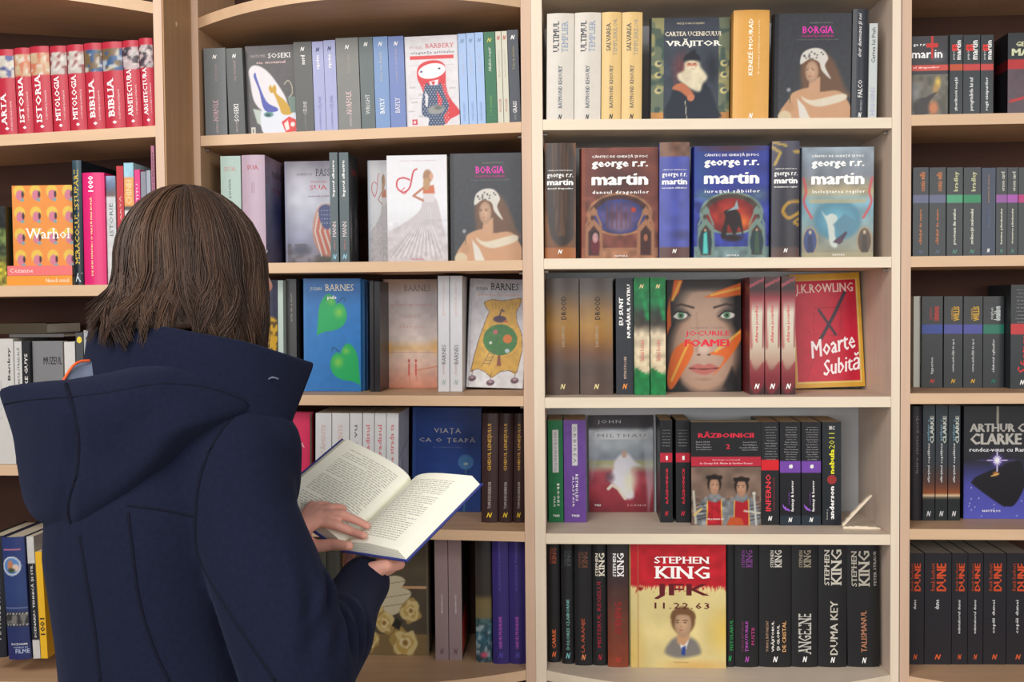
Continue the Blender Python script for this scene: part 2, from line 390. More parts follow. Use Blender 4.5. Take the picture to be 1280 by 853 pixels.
# ================================================================= placing books
LAST = {}
def clampu(bay, row, u0, u1, v, yt):
    p = LAST.get((bay, row))
    if p is not None and 0 < p-u0 < .009: u0 = p
    LAST[(bay, row)] = max(u1+.0003, p or -9); return u0
def spine_book(bay, row, x0, x1, yt, col, label, text=(), yb=None, v=.012, group=None, tilt=None, **k):
    b = BAY[bay]; xc = (x0+x1)/2
    yf = SPy(bay, row, xc); ym = (yt+(yb or yf))/2
    ua = b.un(xc, ym, v)[0]; zs = shz(bay, row, ua)
    if yb: v = max(.002, b.onshelf(xc, yb, zs))
    u0 = b.un(x0, ym, v)[0]; u1 = b.un(x1, ym, v)[0]; u0 = clampu(bay, row, u0, u1, v, yt); zs = shz(bay, row, (u0+u1)/2)+.0004
    h = b.un(xc, yt, v)[1]-zs; t = u1-u0-.0005
    hard = k.get('hard', True)
    root = empty('book', b.P((u0+u1)/2, v+.001, zs), b.a, label, 'book', group)
    sl = -Z[(bay, row)][1]; ex = (tilt-sl) if tilt is not None else 0; root.location.z += abs(ex)*t/2; h -= abs(ex)*t/2; tilt = sl+ex
    root.matrix_world = Matrix.Translation(root.location) @ Matrix.Rotation(b.a, 4, 'Z') @ Matrix.Rotation(tilt, 4, 'Y')
    h = min(h, roof(bay, row, (u0+u1)/2)-zs)
    k.setdefault('w', min(h*.64, .15)); k['w'] = min(k['w'], DEP-v-.006)
    pass
    return book('book', root, t, h, k.pop('w'), col, text=text, **k)
def roof(bay, row, u):
    r = row-1
    if (bay, row) == (1, 5): return 1.02
    return shz(bay, r, u)-TH-.0015
def SPy(bay, row, x):
    if (bay, row) == (1, 4): return 825
    (xa, ya), (xb, yb) = SP[(bay, row)]; return ya+(yb-ya)*(x-xa)/(xb-xa)
def face_book(bay, row, x0, x1, yt, col, label, yb=None, v=.03, t=.02, lean=0, tilt=None, group=None, **k):
    b = BAY[bay]; xc = (x0+x1)/2; yf = SPy(bay, row, xc); ym = (yt+(yb or yf))/2
    ua = b.un(xc, ym, v)[0]; zs = shz(bay, row, ua)
    if yb: v = max(.002, b.onshelf(xc, yb, zs))
    vm = v+math.sin(lean)*.1
    u0 = b.un(x0, ym, vm)[0]; u1 = b.un(x1, ym, vm)[0]; u0 = clampu(bay, row, u0, u1, v, yt); zs = shz(bay, row, (u0+u1)/2)+.0004
    h = (b.un(xc, yt, v+math.sin(lean)*.2)[1]-zs)/math.cos(lean)
    hard = k.get('hard', True); h = min(h, (roof(bay, row, (u0+u1)/2)-zs-(.003 if lean else 0))/math.cos(lean)); t = min(t, DEP-v-.004)
    lean = max(0, min(lean, (DEP-v-t-.006)/h))
    sl = -Z[(bay, row)][1]; ex = (tilt-sl) if tilt is not None else 0; zs += abs(ex)*(u1-u0)/2+math.sin(lean)*t; h -= abs(ex)*(u1-u0)+.001+math.sin(lean)*t; tilt = sl+ex
    root = empty('book', (0, 0, 0), 0, label, 'book', group)
    root.matrix_world = (Matrix.Translation(b.P(u0+(.003 if hard else 0), v, zs)) @ Matrix.Rotation(b.a, 4, 'Z') @ Matrix.Rotation(-lean, 4, 'X') @ Matrix.Translation(((u1-u0)/2, 0, 0)) @ Matrix.Rotation(tilt, 4, 'Y')
        @ Matrix.Translation((-(u1-u0)/2, t/2, 0)) @ Matrix.Rotation(-PI/2, 4, 'Z'))
    return book('book', root, t, h, u1-u0-(.0035 if hard else .0005), col, **k)
# ================================================================= cover pictures (painted on a fine grid)
W_H = (252, 250, 246); BK = (22, 22, 26); RED = (205, 32, 52)
def cv(w, h, col, n=92): return Cv(n, int(n*h/w*.95), w, h, col)
def face(c, x, y, r, skin=(214, 170, 140), hair=(60, 40, 30), turn=0.):
    """a small plain portrait head"""
    c.ell(x, y+r*.25, r*1.12, r*1.0, hair, .2); c.ell(x, y, r*.8, r*.95, skin, .2, col2=tuple(v*.8 for v in skin))
    for s in (-1, 1):
        c.ell(x+s*r*.33+turn, y+r*.12, r*.16, r*.05, (60, 45, 40), .5); c.line([(x+s*r*.5+turn, y+r*.24), (x+s*r*.16+turn, y+r*.26)], r*.04, (70, 50, 40), .8)
    c.line([(x+turn, y+r*.1), (x+turn+r*.06, y-r*.15), (x+turn-r*.03, y-r*.17)], r*.03, (160, 110, 90), .8)
    c.ell(x+turn, y-r*.36, r*.2, r*.05, (170, 80, 75), .5)
def a_cat(w, h):
    c = cv(w, h, (84, 80, 82)); c.noise(.08, 20)
    c.poly([(.08, .62), (.06, .72), (.14, .78), (.3, .77), (.5, .68), (.72, .5), (.82, .38), (.84, .25), (.6, .2), (.3, .28), (.14, .4)], (232, 226, 230), .03)
    c.poly([(.12, .3), (.3, .28), (.3, .1), (.2, .14)], (190, 200, 190), .03)
    c.poly([(.28, .25), (.45, .31), (.75, .3), (.95, .26), (1, .22), (1, .02), (.36, .0)], (224, 228, 238), .02)
    c.poly([(.16, .66), (.2, .7), (.23, .63), (.4, .38), (.62, .3), (.6, .26), (.36, .28), (.26, .5)], (78, 88, 176), .012)
    c.poly([(.46, .52), (.5, .56), (.53, .53), (.58, .56), (.62, .52), (.62, .46), (.78, .38), (.92, .26), (.88, .22), (.72, .23), (.66, .32), (.56, .46), (.5, .47)], (206, 160, 38), .012)
    c.poly([(.84, .42), (1, .42), (1, .24), (.9, .24)], (110, 134, 124), .01)
    c.curve([(.78, .56), (.86, .6), (.93, .55), (.94, .46), (.88, .42)], .012, (186, 178, 150))
    c.ell(.44, .23, .11, .035, (96, 150, 150), .2); c.ell(.43, .225, .06, .02, (40, 70, 70), .3)
    c.poly([(.7, .14), (.86, .2), (1, .16), (1, .03), (.78, .02)], (222, 58, 58), .01); c.poly([(.75, .12), (.83, .16), (.86, .06), (.79, .04)], (240, 230, 225), .01)
    c.ell(.93, .11, .05, .03, (240, 232, 226), .2); c.rect(.07, .02, .16, .09, (214, 208, 196)); c.rect(.1, .03, .13, .075, (50, 50, 50))
    return c
def a_redlady(w, h):
    c = cv(w, h, (226, 222, 224)); c.noise(.05, 14)
    for y in (.32, .5, .68): c.line([(.08, y), (.92, y)], .006, (190, 184, 186), .7)
    for x, y in ((.12, .44), (.3, .36), (.8, .3), (.1, .18), (.3, .12), (.85, .16), (.7, .08), (.15, .28), (.88, .42)): c.rect(x-.06, y-.008, x+.06, y+.01, (188, 182, 180), .7)
    c.rect(.09, .745, .92, .785, (222, 60, 66))
    c.poly([(.22, .55), (.24, .66), (.38, .72), (.6, .73), (.74, .68), (.76, .58), (.76, .46), (.82, .32), (.99, .18), (.99, .13), (.82, .08), (.7, .03), (.44, .2), (.34, .36), (.28, .46)], (216, 44, 54), .012)
    c.ell(.5, .615, .27, .085, (250, 250, 250), .08, rot=.16)
    for x in (.3, .64): c.ell(x, .61+.03*(x > .5), .03, .013, (60, 66, 80), .3)
    c.poly([(.44, .5), (.62, .52), (.6, .46), (.5, .42)], (246, 240, 240), .01); c.poly([(.48, .5), (.56, .5), (.52, .44)], (216, 44, 54), .008)
    pol = [(.38, .48), (.46, .46), (.6, .46), (.66, .48), (.72, .36), (.8, .24), (.76, .16), (.7, .12), (.7, .01), (.42, .01), (.42, .1), (.3, .14), (.3, .3)]
    c.poly(pol, (46, 68, 104), .01); c.poly([(.58, .4), (.68, .3), (.66, .2), (.6, .24)], (216, 44, 54), .01); c.poly([(.36, .4), (.42, .34), (.4, .22), (.36, .24)], (226, 222, 224), .01)
    for i in range(9):
        for j in range(18):
            x, y = .32+i*.055+(j % 2)*.027, .02+j*.026
            if any(True for _ in [0]) and (x-.55)**2 < .07: c.ell(x, y, .012, .009, (224, 230, 236), .5, al=.8)
    c.ell(.56, .19, .19, .06, (150, 150, 146), .3, rot=.1); c.ell(.6, .21, .1, .03, (96, 100, 96), .6)
    c.rect(.1, .03, .2, .09, (208, 60, 70)); c.ell(.15, .06, .025, .018, (240, 220, 220), .2)
    return c
def a_flag(w, h):
    c = cv(w, h, (190, 190, 200)); c.grad([(0, (120, 110, 118)), (.25, (150, 152, 176)), (.6, (206, 208, 220)), (1, (172, 166, 178))]); c.noise(.14, 6, 4)
    c.noise(.5, 14, 8, col=(84, 76, 74), thr=.55, y0=0, y1=.2); c.ell(.3, .14, .22, .07, (64, 64, 82), .6, al=.8); c.ell(.75, .02, .3, .1, (74, 66, 56), .5)
    c.poly([(.5, .3), (.56, .5), (.7, .58), (.98, .54), (1, .24), (.84, .08), (.62, .12)], (206, 130, 96), .05, .8)
    for i in range(9):
        x = .54+i*.045; c.line([(x+.06, .5-.01*i), (x, .32), (x+.12, .08+.01*i)], .011, (206, 74, 62) if i % 2 else (232, 220, 212))
    c.poly([(.62, .54), (.76, .58), (.88, .52), (.86, .38), (.74, .34), (.64, .42)], (66, 78, 128), .02)
    for i in range(4):
        for j in range(4): c.ell(.67+i*.05, .4+j*.04, .009, .006, (210, 214, 226), .4)
    c.rect(0, 0, .035, 1, (180, 186, 214), .6); return c
def a_bride(w, h, dim=0):
    c = cv(w, h, (236, 236, 240)); c.grad([(0, (205, 200, 204)), (.5, (238, 238, 242)), (1, (232, 230, 234))])
    c.poly([(.6, .6), (.74, .62), (.84, .56), (.92, .34), (.98, .2), (.99, .02), (.0, .02), (.0, .26), (.2, .34), (.42, .42), (.56, .5)], (206, 198, 200), .02)
    for i in range(22):
        x = .04+i*.043; c.line([(.66+.01*(i-11)*.5, .52), (.3*x+.45, .34), (x, .04)], .012, (228, 222, 224) if i % 2 else (182, 172, 176), .6)
    c.noise(.12, 16, 5, y1=.4); c.poly([(.6, .66), (.8, .66), (.78, .56), (.62, .56)], (222, 214, 216), .02)
    c.poly([(.6, .7), (.78, .72), (.8, .64), (.6, .64)], (206, 112, 76), .02); c.line([(.62, .7), (.44, .62), (.6, .575)], .022, (188, 120, 92))
    c.ell(.68, .8, .09, .075, (166, 126, 92), .3); c.ell(.66, .73, .07, .07, (190, 150, 108), .4); c.ell(.74, .8, .04, .04, (214, 160, 130), .3)
    c.line([(.8, .82), (.82, .7), (.8, .6)], .01, (240, 236, 236), .6)
    c.curve([(.5, .87), (.44, .84), (.38, .7), (.27, .655), (.17, .7), (.18, .77), (.28, .79), (.38, .77)], .016, (206, 62, 72)); c.curve([(.3, .7), (.24, .665), (.3, .64), (.4, .72)], .008, (206, 62, 72))
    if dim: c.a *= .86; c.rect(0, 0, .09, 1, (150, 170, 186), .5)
    return c
def a_lady(w, h):                        # plain stand-in: seated woman in a white head scarf
    c = cv(w, h, (60, 62, 68)); c.noise(.12, 30)
    c.poly([(.36, .3), (.34, .45), (.4, .6), (.62, .64), (.78, .54), (.92, .3), (.96, .2), (.3, .2)], (112, 82, 62), .06)
    c.poly([(.1, .0), (.2, .2), (.26, .26), (.46, .3), (.6, .26), (.82, .27), (.94, .2), (.98, .0)], (206, 158, 120), .02)
    c.poly([(.44, .26), (.47, .4), (.6, .4), (.6, .26)], (206, 160, 126), .02)
    face(c, .49, .45, .12, (216, 174, 142), (120, 84, 60), -.025)
    c.poly([(.34, .52), (.36, .62), (.48, .67), (.62, .66), (.7, .58), (.66, .5), (.74, .38), (.62, .46), (.58, .54), (.46, .57)], (220, 214, 204), .015)
    for i in range(16): r = c.rng.rand(2); c.ell(.38+r[0]*.26, .56+r[1]*.08, .018, .01, (86, 82, 86), .4, al=.8)
    c.poly([(.36, .22), (.5, .18), (.9, .24), (.92, .18), (.6, .12), (.42, .16)], (226, 214, 190), .02)
    c.poly([(.3, .2), (.4, .12), (.48, .0), (.34, .0)], (226, 220, 208), .02); c.ell(.2, .12, .07, .055, (196, 150, 112), .2); c.ell(.14, .02, .1, .07, (216, 196, 162), .2)
    c.line([(.21, .16), (.2, .26)], .006, (80, 90, 60)); c.ell(.19, .28, .035, .025, (160, 160, 170), .6)
    c.rect(0, 0, .045, 1, (36, 37, 42)); return c
def a_pears(w, h):
    c = cv(w, h, (40, 118, 190)); c.noise(.12, 10); c.grad([(0, (52, 120, 190)), (.5, (44, 128, 202)), (1, (42, 108, 182))], al=.5)
    for (x, y, s, f) in ((.5, .7, 1, 1), (.72, .26, 1, -1)):
        P = [(-.27, -.21), (-.25, -.08), (-.22, .06), (-.12, .15), (-.02, .16), (.06, .1), (.08, .075), (.14, .085), (.22, .05), (.26, -.03), (.2, -.11), (.06, -.155), (-.12, -.17), (-.26, -.2)]
        Q = [(x+f*a*s, y+b*s) for a, b in P]
        c.poly(Q, (32, 172, 96), .02); c.ell(x+f*.12, y+.0, .13, .07, (150, 206, 76), .9, al=.8); c.ell(x-f*.02, y+.1, .1, .05, (150, 206, 76), .9, al=.7)
        c.curve([(x+f*.1, y+.09), (x+f*.2, y+.13), (x+f*.23, y+.1)], .008, (20, 60, 60))
    c.rect(0, 0, .05, 1, (60, 130, 196), .7); c.line([(.06, 0), (.06, 1)], .005, (24, 76, 140)); return c
def a_sunset(w, h):
    c = cv(w, h, (230, 220, 214)); c.grad([(0, (226, 150, 122)), (.22, (238, 200, 182)), (.32, (238, 208, 190)), (.36, (240, 196, 140)), (.45, (232, 214, 206)), (.85, (216, 200, 198)), (1, (196, 156, 126))])
    c.ell(.02, .36, .2, .1, (250, 176, 80), 1, al=.8); c.ell(1, .38, .2, .1, (246, 190, 110), 1, al=.8); c.noise(.08, 12)
    c.line([(.05, .33), (1, .33)], .006, (196, 120, 104)); c.line([(.58, .16), (.8, .18), (1, .2)], .01, (226, 120, 70), .7)
    for x in (.47, .6): c.line([(x, .12), (x, .22)], .018, (214, 96, 92)); c.ell(x, .25, .022, .02, (200, 80, 80), .3); c.line([(x, .12), (x+.02, .07)], .008, (222, 120, 110))
    c.line([(.05, 0), (.05, 1)], .006, (210, 160, 130)); return c
def a_bag(w, h):
    c = cv(w, h, (222, 222, 228)); c.grad([(0, (246, 246, 248)), (1, (206, 204, 212))])
    P = [(.26, .78), (.4, .81), (.6, .8), (.92, .83), (.9, .76), (.84, .7), (.86, .6), (.95, .5), (.97, .36), (.88, .14), (.74, .16), (.6, .15), (.44, .09), (.32, .14), (.18, .17), (.06, .14), (.12, .3), (.2, .46), (.3, .62), (.36, .7), (.3, .73)]
    c.poly(P, (232, 182, 76), .01); c.ell(.4, .3, .2, .2, (240, 202, 110), 1, al=.6); c.noise(.1, 16)
    for i in range(len(P)):
        a, b = P[i], P[(i+1) % len(P)]; n = max(2, int(math.hypot(a[0]-b[0], (a[1]-b[1])*c.asp)/.035))
        for k in range(n): t = (k+.25)/n; t2 = (k+.75)/n; c.line([(a[0]+(b[0]-a[0])*t, a[1]+(b[1]-a[1])*t), (a[0]+(b[0]-a[0])*t2, a[1]+(b[1]-a[1])*t2)], .008, (92, 66, 62))
    for i in range(8): x = .4+i*.06; c.line([(x, .79), (x+.02, .72)], .007, (190, 140, 60), .6)
    c.ell(.55, .63, .13, .035, (86, 58, 84), .2); c.line([(.53, .64), (.58, .72), (.62, .7)], .014, (86, 58, 84)); c.ell(.66, .61, .05, .015, (214, 110, 70), .4)
    c.ell(.57, .44, .31, .145, (72, 134, 70), .04); c.noise(.16, 24, 9, x0=.25, x1=.9, y0=.3, y1=.6)
    c.ell(.7, .45, .09, .045, (232, 130, 48), .2); c.ell(.48, .51, .05, .025, (196, 112, 110), .2); c.ell(.4, .41, .03, .016, (240, 246, 240), .3); c.ell(.7, .34, .045, .022, (206, 226, 232), .2)
    c.poly([(.54, .3), (.58, .3), (.6, .2), (.52, .2)], (150, 84, 54), .008); c.line([(.4, .34), (.26, .2)], .006, (120, 96, 84)); c.line([(.5, .34), (.38, .2)], .006, (120, 96, 84))
    for i in range(4): c.line([(.29+i*.03, .22+i*.03), (.4+i*.03, .22+i*.03)], .005, (120, 96, 84))
    for x, y in ((.09, .08), (.42, .045), (.85, .07)): c.ell(x, y, .08, .03, (110, 74, 92), .2, rot=.2); c.ell(x, y+.01, .045, .012, (196, 166, 170), .3); c.line([(x, y+.03), (x+.01, y+.08)], .006, (70, 50, 50))
    c.line([(.03, 0), (.03, 1)], .006, (180, 186, 196)); return c
def a_dandelion(w, h):
    c = cv(w, h, (44, 74, 148)); c.noise(.06, 12); c.rect(0, 0, .05, 1, (70, 104, 180), .5); c.line([(.06, 0), (.06, 1)], .005, (28, 48, 110))
    c.ell(.78, .48, .125, .08, (84, 142, 196), .25, al=.85); c.ell(.78, .48, .1, .065, (58, 104, 172), .5, al=.7)
    for i in range(18): a = i*PI/9; c.line([(.78, .47), (.78+.11*math.cos(a), .48+.07*math.sin(a))], .004, (130, 186, 220), .4)
    c.ell(.78, .46, .035, .01, (200, 204, 180), .3); c.line([(.78, .45), (.775, .2), (.76, 0)], .008, (84, 140, 156)); return c
def a_flowers(w, h):
    c = cv(w, h, (86, 76, 62)); c.noise(.16, 8, 3); c.rect(0, 0, 1, .17, (134, 110, 74)); c.rect(.62, .535, .97, .56, (206, 162, 120))
    c.line([(.98, 0), (.98, 1)], .012, (116, 110, 92)); c.rect(.3, .56, 1, 1, (104, 92, 74), .4)
    for (x, y, s) in ((.5, .6, .2), (.58, .5, .2), (.5, .42, .22)): c.poly([(x-s, y-.04), (x-s*.3, y+.03), (x+s*.5, y+.04), (x+s*.95, y+.0), (x+s*.5, y-.07), (x-s*.2, y-.1)], (214, 202, 172), .012); c.line([(x-s, y-.04), (x+s*.9, y)], .006, (150, 132, 100))
    for (x, y, r) in ((.76, .36, .13), (.4, .26, .13), (.2, .12, .12), (.68, .1, .17), (.28, .38, .1)):
        q = np.random.RandomState(int(x*100)); N = 13
        for lay, (kc, kr) in enumerate((((176, 146, 86), 1.15), ((220, 198, 138), 1.0), ((196, 164, 92), .72), ((232, 212, 160), .5))):
            c.poly([(x+r*kr*(.6+.55*q.rand())*math.cos(i*2*PI/N+lay), y+r*kr*(.42+.36*q.rand())*math.sin(i*2*PI/N+lay)) for i in range(N)], kc, .02)
        c.ell(x, y, r*.3, r*.2, (150, 110, 52), .6)
    c.poly([(.5, .24), (.56, .3), (.64, .27), (.6, .2)], (50, 48, 40), .02); return c
def a_wizard(w, h):
    c = cv(w, h, (66, 72, 84)); c.noise(.1, 10)
    for s in (0, 1):
        x0, x1 = (0, .16) if s == 0 else (.86, 1)
        c.rect(x0, 0, x1, 1, (112, 122, 100)); c.noise(.5, 9, 5+s, col=(196, 178, 110), thr=.55, x0=x0, x1=x1); c.noise(.6, 12, 8+s, col=(44, 70, 74), thr=.6, x0=x0, x1=x1)
        c.rect(x0, 0, x1, .09, (222, 150, 80), .8)
    for x in (.09, .93):
        for y in (.56, .45, .3): c.ell(x, y, .055, .035, (214, 200, 140), .3); c.ell(x+.012, y+.005, .035, .02, (74, 90, 84), .3)
    c.ell(.42, .5, .2, .22, (112, 62, 66), .8, al=.9); c.ell(.78, .52, .12, .2, (44, 48, 58), .7)
    for i in range(6): c.line([(.3+i*.03, .35), (.3+i*.03, .64)], .006, (140, 84, 84), .35)
    c.poly([(.26, .26), (.34, .38), (.5, .42), (.72, .36), (.84, .14), (.86, .03), (.2, .03)], (42, 48, 60), .03)
    c.ell(.52, .6, .12, .07, (38, 40, 48), .2); c.poly([(.44, .6), (.5, .68), (.56, .7), (.6, .6)], (38, 40, 48), .03)
    c.poly([(.42, .5), (.44, .58), (.6, .58), (.64, .52), (.72, .43), (.66, .36), (.62, .29), (.5, .32), (.36, .4), (.34, .46)], (226, 214, 182), .04)
    c.noise(.14, 22, 6, y0=.3, y1=.56); c.ell(.52, .55, .075, .042, (212, 146, 116), .2); c.ell(.52, .575, .07, .012, (226, 214, 182), .4)
    for x in (.485, .555): c.ell(x, .558, .015, .006, (60, 40, 40), .4)
    c.line([(.48, .525), (.56, .525)], .012, (236, 228, 206)); c.poly([(.27, .32), (.34, .37), (.44, .36), (.56, .25), (.5, .22), (.38, .29)], (196, 118, 84), .02); c.ell(.51, .23, .05, .035, (206, 130, 96), .2)
    c.line([(.44, .2), (.46, .03)], .006, (190, 186, 170)); return c
def arch(c, sky, sky2, frame, frame2):
    c.ell(.5, .4, .44, .2, frame, .06); c.ell(.5, .4, .4, .18, frame2, .06); c.ell(.5, .38, .34, .16, sky, .05, col2=sky2)
    c.rect(0, 0, 1, .1, frame, .9); c.noise(.4, 14, 4, y1=.56)
    for x in (.16, .84):
        c.poly([(x-.12, .02), (x-.11, .28), (x, .36), (x+.11, .28), (x+.12, .02)], frame, .03); c.poly([(x-.07, .03), (x-.07, .24), (x, .3), (x+.07, .24), (x+.07, .03)], frame2, .02)
        c.line([(x-.1, .3), (x, .46), (x+.1, .3)], .014, frame); c.ell(x, .42, .06, .04, frame, .4)
def a_dragons(w, h):
    c = cv(w, h, (126, 70, 58)); c.noise(.3, 7, 3); c.ell(.5, .7, .5, .22, (66, 44, 46), .8, al=.7); arch(c, (118, 84, 110), (52, 60, 120), (166, 116, 84), (70, 42, 40))
    c.ell(.5, .3, .2, .08, (120, 100, 130), .6); c.ell(.36, .5, .08, .04, (64, 62, 120), .6); c.ell(.68, .44, .04, .03, (190, 60, 40), .5)
    for i in range(6): c.line([(.34+i*.06, .28), (.34+i*.06, .5)], .008, (110, 60, 50), .7)
    c.ell(.18, .12, .07, .1, (104, 34, 42), .3); face(c, .18, .19, .055, (216, 160, 160), (40, 24, 28)); c.ell(.84, .13, .07, .1, (70, 36, 34), .3); face(c, .84, .19, .04, (180, 110, 80), (40, 24, 28))
    c.rect(0, 0, .045, 1, (150, 78, 52), .6); return c
def a_swords(w, h):
    c = cv(w, h, (52, 64, 150)); c.noise(.2, 7, 5); c.ell(.1, .8, .16, .3, (60, 130, 150), .9, al=.3); c.ell(.5, .98, .6, .05, (90, 50, 50), 1)
    c.ell(.14, .56, .2, .08, (90, 128, 140), .8, al=.7); c.ell(.86, .56, .2, .08, (90, 120, 130), .8, al=.7)
    arch(c, (206, 72, 40), (120, 26, 30), (118, 142, 132), (74, 60, 52)); c.ell(.66, .32, .14, .09, (240, 130, 40), .9, al=.8)
    c.poly([(.36, .2), (.42, .36), (.4, .42), (.54, .44), (.62, .38), (.66, .2), (.6, .28), (.54, .2), (.46, .3), (.42, .18)], (40, 24, 26), .02); c.poly([(.44, .42), (.6, .44), (.57, .52), (.54, .46)], (150, 170, 176), .01)
    c.ell(.52, .18, .16, .04, (40, 24, 30), .5)
    for x, cc in ((.15, (90, 206, 196)), (.84, (66, 90, 70))): c.ell(x, .14, .1, .12, (40, 60, 70), .2); c.poly([(x-.03, .04), (x-.02, .22), (x+.02, .24), (x+.04, .04)], cc, .02); c.ell(x, .25, .018, .014, (200, 160, 130), .3)
    return c
def a_kings(w, h):
    c = cv(w, h, (128, 142, 156)); c.grad([(0, (150, 140, 116)), (.5, (120, 170, 190)), (.6, (184, 168, 130)), (.75, (126, 132, 142)), (1, (150, 166, 178))]); c.noise(.25, 8, 6)
    c.ell(.5, .34, .36, .2, (116, 186, 208), .2, col2=(76, 128, 150)); c.rect(.1, .49, .9, .53, (190, 174, 130), .7)
    for s in (-1, 1): c.curve([(.5+s*.48, .72), (.5+s*.44, .6), (.5+s*.47, .5), (.5+s*.36, .36)], .02, (214, 76, 84), .85)
    c.poly([(.4, .12), (.36, .3), (.28, .42), (.34, .38), (.42, .4), (.5, .36), (.46, .24), (.5, .1)], (206, 214, 206), .02); c.poly([(.44, .3), (.6, .4), (.78, .32), (.66, .2), (.5, .22)], (92, 140, 160), .03)
    c.poly([(.44, .14), (.62, .24), (.64, .22), (.54, .12)], (70, 60, 80), .015); c.ell(.52, .15, .07, .025, (90, 60, 80), .3)
    for x, cc in ((.12, (70, 84, 132)), (.88, (92, 78, 66))): c.ell(x, .15, .12, .14, (170, 150, 120), .15); c.ell(x, .15, .095, .12, cc, .1); c.ell(x, .23, .025, .02, (200, 180, 150), .3); c.poly([(x-.04, .04), (x-.03, .2), (x+.03, .2), (x+.05, .04)], tuple(v*.75 for v in cc), .02)
    c.rect(0, 0, 1, .05, (176, 166, 130), .7); return c
def a_eyes(w, h):
    c = cv(w, h, (40, 36, 36)); c.ell(.5, .36, .52, .44, (206, 176, 156), .25, col2=(176, 136, 112)); c.ell(.5, .78, .44, .22, (188, 156, 134), .5)
    c.ell(.5, 1.0, .6, .12, (42, 34, 32), .5); c.poly([(0, .5), (.1, .6), (.06, .9), (0, 1)], (34, 30, 32), .05); c.poly([(1, .5), (.9, .6), (.94, .9), (1, 1)], (34, 30, 32), .05); c.poly([(.0, .0), (.12, .2), (.2, .06), (.3, 0)], (34, 30, 32), .05); c.poly([(1, .0), (.88, .22), (.76, .04)], (34, 30, 32), .05)
    for s in (-1, 1):
        x = .5+s*.32; y = .68
        c.ell(x, y, .17, .075, (70, 58, 54), .7, al=.9); c.ell(x, y, .105, .034, (226, 222, 216), .2); c.ell(x-s*.01, y+.003, .05, .036, (92, 140, 100), .2); c.ell(x-s*.01, y, .022, .016, BK, .3)
        c.line([(x-.12, y-.01), (x-.03, y+.04), (x+.1, y+.025), (x+.13, y)], .012, (30, 24, 24)); c.line([(x-s*.18, y+.07), (x-s*.02, y+.1), (x+s*.14, y+.08)], .018, (60, 44, 38), .9)
    c.ell(.5, .38, .1, .05, (222, 196, 176), .6); c.ell(.43, .33, .03, .012, (110, 72, 60), .5); c.ell(.57, .33, .03, .012, (110, 72, 60), .5); c.line([(.4, .7), (.43, .45), (.4, .36)], .02, (170, 136, 116), .5)
    c.poly([(.3, .21), (.42, .25), (.5, .235), (.58, .25), (.7, .21), (.6, .165), (.5, .15), (.4, .165)], (196, 112, 102), .025); c.line([(.3, .21), (.5, .2), (.7, .21)], .01, (110, 50, 50)); c.ell(.5, .11, .16, .02, (150, 112, 96), .8, al=.5)
    F = lambda P, a=(236, 110, 40): c.poly(P, a, .02)
    F([(.5, .84), (.7, .9), (1, .97), (1, .86), (.8, .84)]); F([(.05, .8), (.1, 1), (.22, 1), (.16, .88)]); F([(.58, .34), (.8, .4), (1, .56), (1, .46), (.84, .3), (.62, .14), (.78, .3)]); F([(.0, .12), (.08, .36), (.3, .46), (.36, .36), (.22, .18), (.06, .02)]); F([(.0, .7), (.04, .86), (.06, .6), (0, .5)])
    for P in ([(.6, .86), (.98, .92)], [(.08, .82), (.18, .98)], [(.66, .36), (.98, .53)], [(.06, .1), (.28, .42)]): c.line(P, .02, (250, 196, 80), .8)
    return c
def a_ballot(w, h):
    c = cv(w, h, (232, 176, 60)); c.rect(.04, .04, .96, .95, (244, 214, 120)); c.rect(.05, .05, .945, .94, (214, 34, 62)); c.noise(.06, 10)
    c.line([(.34, .7), (.72, .7), (.68, .45), (.3, .47), (.34, .7)], .005, (150, 20, 40), .7)
    c.line([(.4, .68), (.5, .58), (.62, .46)], .022, (62, 50, 64)); c.line([(.78, .83), (.6, .62), (.4, .42)], .028, (62, 50, 64))
    c.line([(.24, .5), (.36, .34), (.26, .2), (.18, .08)], .005, (150, 20, 40), .6); return c
def a_sandstorm(w, h):
    c = cv(w, h, (160, 60, 70)); c.grad([(0, (130, 40, 52)), (.2, (176, 60, 74)), (.4, (186, 84, 96)), (.47, (190, 184, 150)), (.56, (150, 160, 170)), (.7, (196, 206, 210)), (.84, (206, 216, 220)), (.88, (76, 72, 76)), (1, (58, 54, 58))]); c.noise(.2, 8, 5)
    c.rect(0, .49, 1, .53, (190, 184, 106), .5); c.ell(.6, .34, .2, .2, (246, 242, 222), .8); c.poly([(.4, .52), (.5, .6), (.62, .6), (.72, .52), (.8, .48), (.66, .46), (.64, .34), (.7, .16), (.56, .14), (.42, .26), (.3, .34), (.38, .44)], (236, 234, 240), .05)
    c.ell(.55, .6, .05, .05, (214, 180, 160), .4); c.ell(.32, .36, .1, .08, (110, 76, 88), .7, al=.8); c.line([(.3, .24), (.36, .28), (.46, .24), (.56, .14)], .03, (236, 226, 206)); c.ell(.62, .3, .12, .16, (250, 248, 200), 1, al=.7)
    c.poly([(.84, .82), (.98, .88), (1, .3), (.92, .0)], (226, 232, 238), .05, .5); c.poly([(.02, .8), (.2, .86), (.12, .5), (.03, .3)], (226, 232, 238), .05, .3); c.rect(.09, .755, .92, .825, (226, 230, 232)); return c  # pale streaks at both sides: highlights of the clear film, painted into the print
